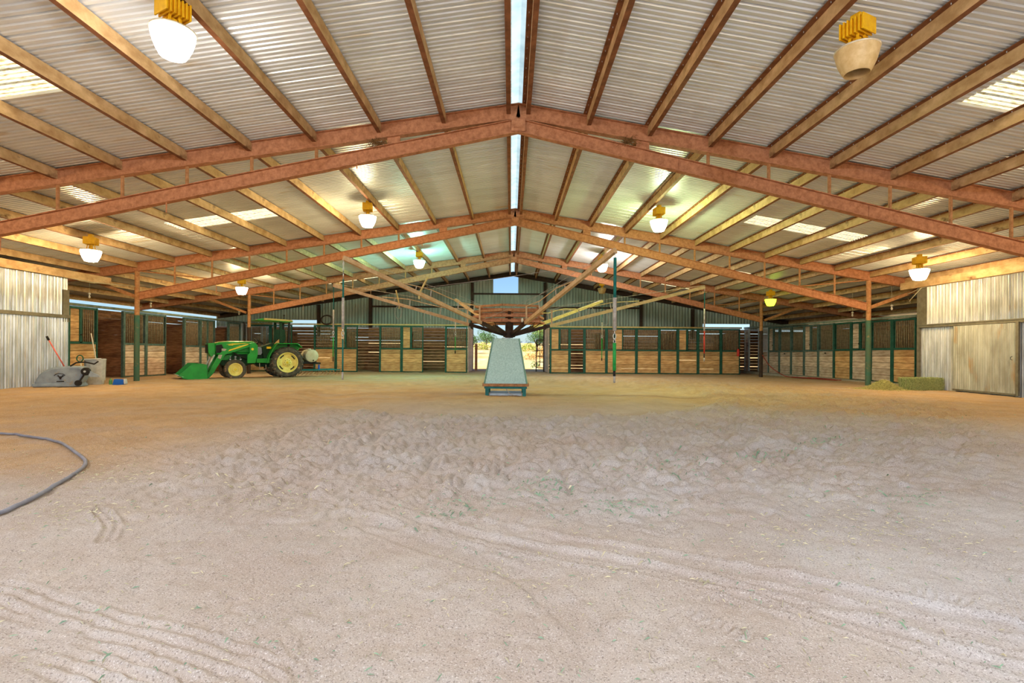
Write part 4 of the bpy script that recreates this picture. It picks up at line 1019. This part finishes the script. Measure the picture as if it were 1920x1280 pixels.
# tank
tk = thing('spray_tank', 'milky white cylindrical spray tank behind the tractor', 'tank', (-9.80 + .788 * pp(1460, 0)[0], 21.95 + .616 * pp(1460, 0)[0], .595), math.radians(30))
q = MB(); R1 = .285
ax = Vector((-.12, .99, 0)).normalized(); n_ = 28; prof_ = [(.001, -.40), (.2, -.40), (.265, -.375), (.285, -.34), (.285, .34), (.265, .375), (.2, .40), (.001, .40)]
vs = []
sd_ = Vector((ax.y, -ax.x, 0))
for r_, h_ in prof_:
    for k in range(n_):
        a_ = 2 * PI * k / n_; v = sd_ * (r_ * math.cos(a_)) + Vector((0, 0, 1)) * (r_ * math.sin(a_)) + ax * h_; vs.append(tuple(v + Vector((0, 0, .285))))
q.add(vs, [(i * n_ + k, i * n_ + (k + 1) % n_, (i + 1) * n_ + (k + 1) % n_, (i + 1) * n_ + k) for i in range(len(prof_) - 1) for k in range(n_)]); q.build('shell', m_tank, tk, smooth='auto')
q = MB(); e = ax * -.405; q.lathe([(.001, -.02), (.03, -.02), (.03, .02)], (e.x + .05, e.y, .09), 'y', 12); q.build('drain_cap', m_black, tk)
q = MB(); q.lathe([(.001, .6), (.07, .6), (.07, .565), (.001, .55)], (0, .05, 0), 'z', 14); q.build('lid', m_tankface, tk)
for s_ in (-.33, .33):
    q = MB(); q.bb(-.24, .24, s_ - .03, s_ + .03, .0, .05); q.build('cradle', m_black, tk)

# ------------------------------------------------------------------ things by the corrugated wall
def wl(px, off=0): return None
# dump cart tipped against the wall
cx_, cy_ = -13.25, 15.2
K = thing('plastic_dump_cart', 'grey plastic dump cart body tipped against the wall, with black emblem', 'cart', (cx_, cy_, .02), math.radians(18))
prof_ = [(-.62, 0), (-.64, .12), (-.55, .32), (-.42, .46), (-.2, .56), (.15, .60), (.45, .58), (.60, .5), (.52, .25), (.42, .0)]
q = MB(); q.prism(prof_, -.22, .24); q.build('tub', m_grey, K, bevel=.06)
q = MB(); q.prism([(-.66, -.005), (-.67, .09), (.46, .09), (.5, -.005)], -.25, .27); q.build('tub_rim', m_grey, K, bevel=.02)
q = MB()
for k in range(9):
    a = math.radians(140 - k * 12.5); q.box((-.02 + .16 * math.cos(a), -.228, .25 + .13 * math.sin(a)), (.022, .012, .02), Matrix.Rotation(-a + PI / 2, 3, 'Y'))
q.prism([(-.09, .32), (-.045, .335), (.0 - .03, .30), (.03, .30), (.05, .335), (.09, .32), (.05, .29), (.025, .25), (.02, .21), (-.02, .21), (-.025, .25), (-.05, .29)], -.235, -.222)
q.bb(-.09, .09, -.235, -.222, .14, .165); q.build('steer_head_emblem', m_black, K)
q = MB(); q.lathe([(.001, -.30), (.1, -.30), (.12, -.26), (.12, -.2), (.001, -.2)], (.62, 0, .44), 'y', 20); q.build('wheel', m_black, K, smooth='auto')
q = MB(); q.lathe([(.001, -.32), (.03, -.32), (.03, -.29)], (.62, 0, .44), 'y', 12); q.build('wheel_hub', m_galv, K)
q = MB(); q.tube([(.25, -.25, .6), (.4, -.28, .7), (.62, -.3, .72), (.85, -.3, .66), (.95, -.3, .74)], .022, 8); q.build('handle_bar', m_black, K, smooth=True)
q = MB(); q.tube([(.62, -.2, .44), (.5, -.25, .2), (.45, -.27, .05)], .025, 8); q.lathe([(.001, -.3), (.085, -.3), (.085, -.24), (.001, -.24)], (.45, 0, .1), 'y', 18); q.build('caster', m_black, K)
q = MB(); q.prism([(.66, .5), (.95, .32), (.97, .27), (.72, .28)], -.27, -.2); q.build('axle_bracket', m_grey, K)
# manure fork
K = thing('manure_fork', 'pink-handled fork leaning on the corrugated wall behind the cart', 'fork', (-13.6, 15.35, .05))
q = MB(); q.tube([(.0, .3, .45), (-.30, .05, 1.33)], .017, 8); q.build('shaft', m_pink, K, smooth=True)
q = MB(); q.tube([(-.30, .05, 1.33), (-.34, .02, 1.45)], .03, 8); q.build('grip', m_black, K, smooth=True)
q = MB(); q.beam((-.02, .3, .42), (.02, .32, .42), .25, .03)
for k in range(5): q.tube([(-.1 + .05 * k, .3, .42), (-.08 + .05 * k, .34, .05)], .006, 5)
q.build('tines', m_black, K)
K = thing('spade_grip', 'green D-shaped shovel handle sticking up behind the plastic cart', 'shovel', (-13.25, 15.72, .05))
q = MB(); q.tube([(.02 + .1 * math.sin(a) , 0, .78 + .1 * math.cos(a)) for a in [k * PI / 6 for k in range(13)]], .017, 8, cap=False); q.build('handle', M('green_grip', rgb(22, 84, 62), None, 4, .5), K, smooth=True)
q = MB(); q.tube([(.04, 0, .68), (.08, .05, .05)], .015, 8); q.build('shaft', m_pole, K, smooth=True)
# galvanised trough stood on end, pole, bottle and scoop
K = thing('galvanised_tub', 'fluted galvanised tub stood on end beside the cart', 'tub', (-13.15, 16.2, .0), math.radians(6))
q = MB(); n_ = 40; prof_ = [(.001, .0), (.22, .0), (.245, .03), (.25, .12), (.27, .14), (.29, .76), (.31, .8), (.29, .82)]
vs = []
for j, (r_, h_) in enumerate(prof_):
    for k in range(n_):
        a_ = 2 * PI * k / n_; rr = r_ + (.012 * math.cos(a_ * 12) if 3 < j < 6 else 0); vs.append((rr * math.cos(a_), rr * math.sin(a_) * .7, h_))
q.add(vs, [(i * n_ + k, i * n_ + (k + 1) % n_, (i + 1) * n_ + (k + 1) % n_, (i + 1) * n_ + k) for i in range(len(prof_) - 1) for k in range(n_)]); q.build('shell', m_galv, K, smooth='auto')
q = MB(); q.tube([(-.3, -.23, .78), (0, -.25, .80), (.3, -.2, .82)], .02, 8); q.build('rim_bar', m_white, K, smooth=True)
q = MB(); q.tube([(-.02, .05, .1), (-.28, -.0, 1.62)], .016, 8); o = tag(q.build('broom_pole', m_pole, loc=(-13.05, 16.25, 0), smooth=True), 'slim pale pole standing in the galvanised tub', 'pole')
q = MB(); q.lathe([(.001, 0), (.045, 0), (.045, .14), (.02, .17), (.02, .2), (.001, .2)], n=14); tag(q.build('plastic_bottle', m_bottle, loc=(-12.62, 16.15, .0), smooth='auto'), 'small green bottle between the tub and the blue scoop', 'bottle')
K = thing('blue_scoop', 'blue plastic feed scoop on the sand by the first stall', 'scoop', (-12.3, 16.1, .0), .2)
q = MB(); q.prism([(-.17, 0), (.13, 0), (.15, .17), (-.12, .19)], -.09, .09); q.build('body', m_blue, K, bevel=.02)
q = MB(); q.prism([(.15, .02), (.2, .04), (.17, .2), (.13, .18)], -.07, .07); q.build('rim', m_white, K, bevel=.01)

# hay bale and loose hay
K = thing('hay_bale', 'rectangular green hay bale against the corrugated wall corner', 'hay bale', (13.14, 16.35, 0), math.radians(3))
q = MB(); r = random.Random(2)
q.bb(-.62, .52, -.22, .22, 0, .38); q.build('packed_core', m_hay, K, bevel=.05)
q = MB()
for i in range(3200):
    f = r.random(); 
    if f < .5: p = (r.uniform(-.63, .53), -.225, r.uniform(.01, .39))
    elif f < .8: p = (r.uniform(-.63, .53), r.uniform(-.22, .22), .385)
    else: p = (-.63 if r.random() < .5 else .53, r.uniform(-.22, .22), r.uniform(0, .38))
    a = r.uniform(0, PI); b = r.uniform(-.4, .4); d = Vector((math.cos(a), b, math.sin(a) * .8)) * r.uniform(.03, .08); p = Vector(p)
    q.beam(p - d / 2, p + d / 2, .007, .003)
o = q.build('hay_stalks', m_hay, K, fix=False); o['kind'] = 'stuff'
q = MB()
for yy in (-.1, .1): q.tube([(-.64, yy, .0), (-.64, yy, .39), (.54, yy, .39), (.54, yy, .0)], .005, 4)
q.build('twine', m_straw, K)
q = MB(); r = random.Random(5); hx, hy = 12.05, 16.55
for i in range(5200):
    a = r.uniform(0, 2 * PI); rr = abs(r.gauss(0, .33)); x_, y_ = rr * math.cos(a) * 1.25, rr * math.sin(a) * .9
    z_ = max(.01, .27 * math.exp(-(rr / .36) ** 2) * r.uniform(.2, 1.1)); d = Vector((r.uniform(-1, 1), r.uniform(-1, 1), r.uniform(-.35, .35))).normalized() * r.uniform(.05, .12)
    q.beam(Vector((hx + x_, hy + y_, z_)) - d / 2, Vector((hx + x_, hy + y_, z_)) + d / 2, .008, .004)
o = q.build('loose_hay', m_hayl, fix=False); tag(o, 'loose heap of yellow-green hay on the floor beside the bale', 'hay', kind='stuff')

# hoses
pts = [g2(*p) for p in ((-70, 812), (0, 815), (60, 822), (110, 832), (140, 850), (160, 868), (150, 886), (120, 905), (60, 940), (0, 968), (-60, 985))]
def smooth_path(P_, n=8):
    P_ = [np.array(p, float) for p in P_]; Q = []
    for i in range(len(P_) - 1):
        a = P_[max(i - 1, 0)]; b = P_[i]; c = P_[i + 1]; d = P_[min(i + 2, len(P_) - 1)]
        for k in range(n):
            s = k / n; Q.append(.5 * ((2 * b) + (c - a) * s + (2 * a - 5 * b + 4 * c - d) * s * s + (3 * b - a - 3 * c + d) * s ** 3))
    Q.append(P_[-1]); return Q
Q = smooth_path(pts); q = MB(); q.tube([(p[0], p[1], max(fz(p[0], p[1]), 0) * .5 + .022) for p in Q], .0155, 10); tag(q.build('garden_hose', m_hose, smooth=True), 'grey hose looping across the orange dirt at the photo edge', 'hose')
hp = [(12.62, 25.7, 1.05), (12.75, 25.65, .8), (12.9, 25.5, .5), (13.2, 25.3, .2), (13.5, 25.0, .0), (13.8, 24.2, -.03), (14.1, 23.0, -.02), (14.2, 22.0, .0)]
q = MB(); q.tube([tuple(p) for p in smooth_path(hp, 6)], .02, 8); tag(q.build('red_hose', m_redhose, smooth=True), 'red hose drooping from the slim dark column to the ground', 'hose')
for i in range(1):
    q = MB(); q.tube([tuple(p) for p in smooth_path([(13.5, 24.6, .0), (13.7, 23.6, .01), (13.6, 22.6, .01), (13.9, 21.8, .01), (14.0, 22.8, .02), (13.8, 23.8, .02)], 6)], .02, 8); tag(q.build('red_hose_coil', m_redhose, smooth=True), 'red hose lying in long loops by the concrete strip', 'hose')
# fire extinguisher in the far corner
K = thing('fire_extinguisher', 'small red fire extinguisher hung in the far corner', 'extinguisher', (12.85, 28.95, .95))
q = MB(); q.lathe([(.001, 0), (.07, 0), (.075, .02), (.075, .33), (.05, .4), (.025, .42), (.001, .42)], n=16); q.build('cylinder', m_extred, K, smooth='auto')
q = MB(); q.box((0, -.02, .45), (.04, .1, .04)); q.tube([(.02, 0, .44), (.09, 0, .35), (.09, 0, .15)], .012, 6); q.build('valve', m_black, K)
# wire coil above the far stalls
q = MB(); r = random.Random(8)
for k in range(4): q.tube([(-10.35 + (.28 + .03 * k) * math.cos(a), 28.7 + .03 * k, 2.83 + (.22 + .02 * k) * math.sin(a) ) for a in [j * PI / 10 for j in range(21)]], .012, 6, cap=False)
tag(q.build('wire_coil', m_darksteel), 'loose coil of brown wire hanging behind the tractor canopy', 'coil')

# scattered hay bits on the floor
def litter(name, m, n, spots, label, seed, w=.004):
    r = random.Random(seed); q = MB()
    for i in range(n):
        if r.random() < .55:
            sx, sy, rad = r.choice(spots); px, py = r.gauss(sx, rad * 2), r.gauss(sy, rad * .45)
        else: px, py = r.uniform(0, 1920), 750 + 530 * r.random() ** 1.5
        if py < 745: continue
        x_, y_ = g2(px, py)
        if y_ < 1.2 or y_ > 16 or abs(x_) > 13: continue
        s = min(1, .45 + y_ * .12); a = r.uniform(0, PI); L = r.uniform(.012, .05) * s; c, s2 = math.cos(a) * L, math.sin(a) * L
        ww = w * (.3 + .2 * y_); nx, ny = -math.sin(a) * ww / 2, math.cos(a) * ww / 2; z0, z1 = fz(x_ - c / 2, y_ - s2 / 2) + .006, fz(x_ + c / 2, y_ + s2 / 2) + .008
        q.add([(x_ - c / 2 - nx, y_ - s2 / 2 - ny, z0), (x_ + c / 2 - nx, y_ + s2 / 2 - ny, z1), (x_ + c / 2 + nx, y_ + s2 / 2 + ny, z1), (x_ - c / 2 + nx, y_ - s2 / 2 + ny, z0), (x_, y_, max(z0, z1) + .003)], [(0, 1, 4), (1, 2, 4), (2, 3, 4), (3, 0, 4)])
    tag(q.build(name, m, fix=False), label, 'straw', kind='stuff')
litter('straw_litter', m_straw, 1500, [(200, 890, 30), (1500, 1000, 60), (500, 930, 40), (150, 960, 40), (1000, 1080, 80), (1700, 1000, 60)], 'pale straw bits scattered over the sand', 3)
litter('green_hay_litter', m_grassbit, 1100, [(1030, 912, 16), (1180, 955, 22), (1250, 880, 30), (860, 960, 22), (1440, 860, 16), (1700, 935, 22), (960, 930, 40), (1540, 830, 14)], 'greenish hay bits strewn in front of the hopper', 4)

# ------------------------------------------------------------------ outdoors
q = MB(); 
gy = [33.4, 36, 45, 60, 90, 140, 220, 400]; gzv = [-.12, -.1, .15, .75, 1.9, 3.1, 4.6, 7.0]
vs = []; 
for yy, zz in zip(gy, gzv):
    for xx in (-60, -8, 0, 8, 60): vs.append((xx * (1 + yy / 60), yy, zz))
q.add(vs, [(r_ * 5 + c, r_ * 5 + c + 1, (r_ + 1) * 5 + c + 1, (r_ + 1) * 5 + c) for r_ in range(len(gy) - 1) for c in range(4)])
o = q.build('ground', m_field, fix=False); struct(o, 'dry golden field outside the gateway')
q = MB(); q.add([(-120, -60, -.2), (120, -60, -.2), (120, 33.5, -.2), (-120, 33.5, -.2)], [(0, 1, 2, 3)]); struct(q.build('ground', m_field, fix=False), 'dry ground around the barn')
def tree(name, x, y, z, h, rad, m, n, label, cat='tree', trunk=True, leaf=.22, group=None, flat=.75):
    t = thing(name, label, cat, (x, y, z), 0, group); r = random.Random(int(abs(x * 13 + y)))
    if trunk:
        q = MB(); q.tube([(0, 0, 0), (.08, 0, h * .3), (-.05, .05, h * .62)], [h * .04, h * .03, h * .015], 8)
        for k in range(5):
            a = k * 1.3; q.tube([(.05, 0, h * .32), (rad * .5 * math.cos(a), rad * .5 * math.sin(a), h * .68)], [h * .02, h * .008], 6)
        q.build('trunk', m_bark, t, smooth=True)
    q = MB(); cl = [(r.gauss(0, rad * .42), r.gauss(0, rad * .42), h * (.66 if trunk else .45) + r.gauss(0, rad * .33 * flat), rad * r.uniform(.28, .45)) for _ in range(14)]
    for i in range(n):
        c = r.choice(cl); v = Vector((r.gauss(0, 1), r.gauss(0, 1), r.gauss(0, 1))).normalized() * c[3] * r.uniform(.7, 1.05); p = Vector(c[:3]) + v; p.z = max(p.z, .05)
        a = Vector((r.gauss(0, 1), r.gauss(0, 1), r.gauss(0, 1))).normalized(); b = a.orthogonal().normalized() * leaf * .5; a = a * leaf
        q.add([p - a * .5, p + b * .5, p + a * .5, p - b * .5], [(0, 1, 2, 3)])
    q.build('foliage', m, t, fix=False)
    return t
tree('oak_tree', -4.75, 62, .75, 2.6, 1.1, m_leaf1, 1900, 'loose green tree at the tractor-side edge of the gateway', leaf=.13)
tree('oak_tree', -4.9, 100, 2.1, 2.6, 1.9, m_leaf1, 2600, 'dark round tree in the field, beside the hopper', leaf=.2)
tree('leaning_tree', 2.95, 58, .7, 3.0, 1.25, m_leaf1, 2600, 'green tree in the field behind the ladder gate', leaf=.12)
tree('oak_tree', 3.95, 64, .8, 4.4, 1.5, m_leaf2, 1200, 'bright yellow-green tree behind the ladder gate', leaf=.22)
tree('bush', -3.9, 75, 1.3, .9, 1.2, m_leaf2, 900, 'low yellow-green bush under the round tree', 'bush', False, .18)
tree('bush', 2.6, 70, 1.1, .8, 1.2, m_leaf2, 900, 'low olive bush below the green tree', 'bush', False, .18)
tree('bush', 3.3, 52, .5, .8, 1.3, m_leaf3, 900, 'orange dry bush beside the ladder gate', 'bush', False, .16)
tree('bush', 1.9, 48, .35, .4, .8, m_leaf3, 500, 'low orange scrub beside the hopper', 'bush', False, .12)
tree('weed_clump', 1.75, 37.5, -.1, .55, .42, m_leaf1, 130, 'small dark weed clump just outside the gateway', 'weed', False, .13)
q = MB()
for k in range(60):
    x_ = -110 + k * 3.8 + random.uniform(-1, 1); hh = random.uniform(.8, 2.2); q.lathe([(3.2, 0), (2.8, hh * .6), (1.2, hh), (.01, hh * 1.05)], (x_, 300 + random.uniform(-10, 10), 5.5), 'z', 7)
tag(q.build('distant_treeline', M('hazy_blue_green', rgb(120, 134, 140), None, 4, .9)), 'hazy treeline along the horizon', 'trees', kind='stuff')

# ------------------------------------------------------------------ light, sky, camera
wd = bpy.data.worlds.new('sky'); SC.world = wd; wd.use_nodes = True
N, L = wd.node_tree.nodes, wd.node_tree.links; N.clear()
out = N.new('ShaderNodeOutputWorld'); bg = N.new('ShaderNodeBackground'); sk = N.new('ShaderNodeTexSky')
sk.sky_type = 'NISHITA'; sk.sun_disc = False; sk.sun_elevation = math.radians(52); sk.sun_rotation = math.radians(235); sk.air_density = 1.0; sk.dust_density = .6; sk.ozone_density = 1.4
tn = N.new('ShaderNodeVectorMath'); tn.operation = 'MULTIPLY'; tn.inputs[1].default_value = (.74, .92, 1.16); L.new(sk.outputs[0], tn.inputs[0]); L.new(tn.outputs[0], bg.inputs[0]); bg.inputs[1].default_value = .068; L.new(bg.outputs[0], out.inputs[0])
sun = bpy.data.lights.new('sun', 'SUN'); sun.energy = 4.5; sun.angle = math.radians(.6); sun.color = (1, .95, .86)
so = bpy.data.objects.new('sun', sun); COL.objects.link(so); so.rotation_euler = Euler((math.radians(22), math.radians(-32), 0)); so.location = (20, 10, 30)

cam = bpy.data.cameras.new('camera'); co = bpy.data.objects.new('camera', cam); COL.objects.link(co)
cam.sensor_width = 36; cam.lens = 18.0; cam.shift_x = 2 / 1920; cam.shift_y = 18 / 1920; cam.clip_start = .05; cam.clip_end = 1000
co.matrix_world = Matrix.Translation((0, 0, EYE)) @ Matrix.Rotation(PI / 2, 4, 'X') @ Matrix.Rotation(ROLL, 4, 'Z')
SC.camera = co
SC.view_settings.view_transform = 'Standard'; SC.view_settings.look = 'None'; SC.view_settings.gamma = 1; SC.view_settings.exposure = 1.2; SC.view_settings.use_curve_mapping = False
SC.cycles.use_denoising = True; SC.cycles.max_bounces = 7; SC.cycles.diffuse_bounces = 5; SC.cycles.glossy_bounces = 3; SC.cycles.transmission_bounces = 4
SC.cycles.sample_clamp_indirect = 8; SC.cycles.caustics_reflective = False; SC.cycles.caustics_refractive = False
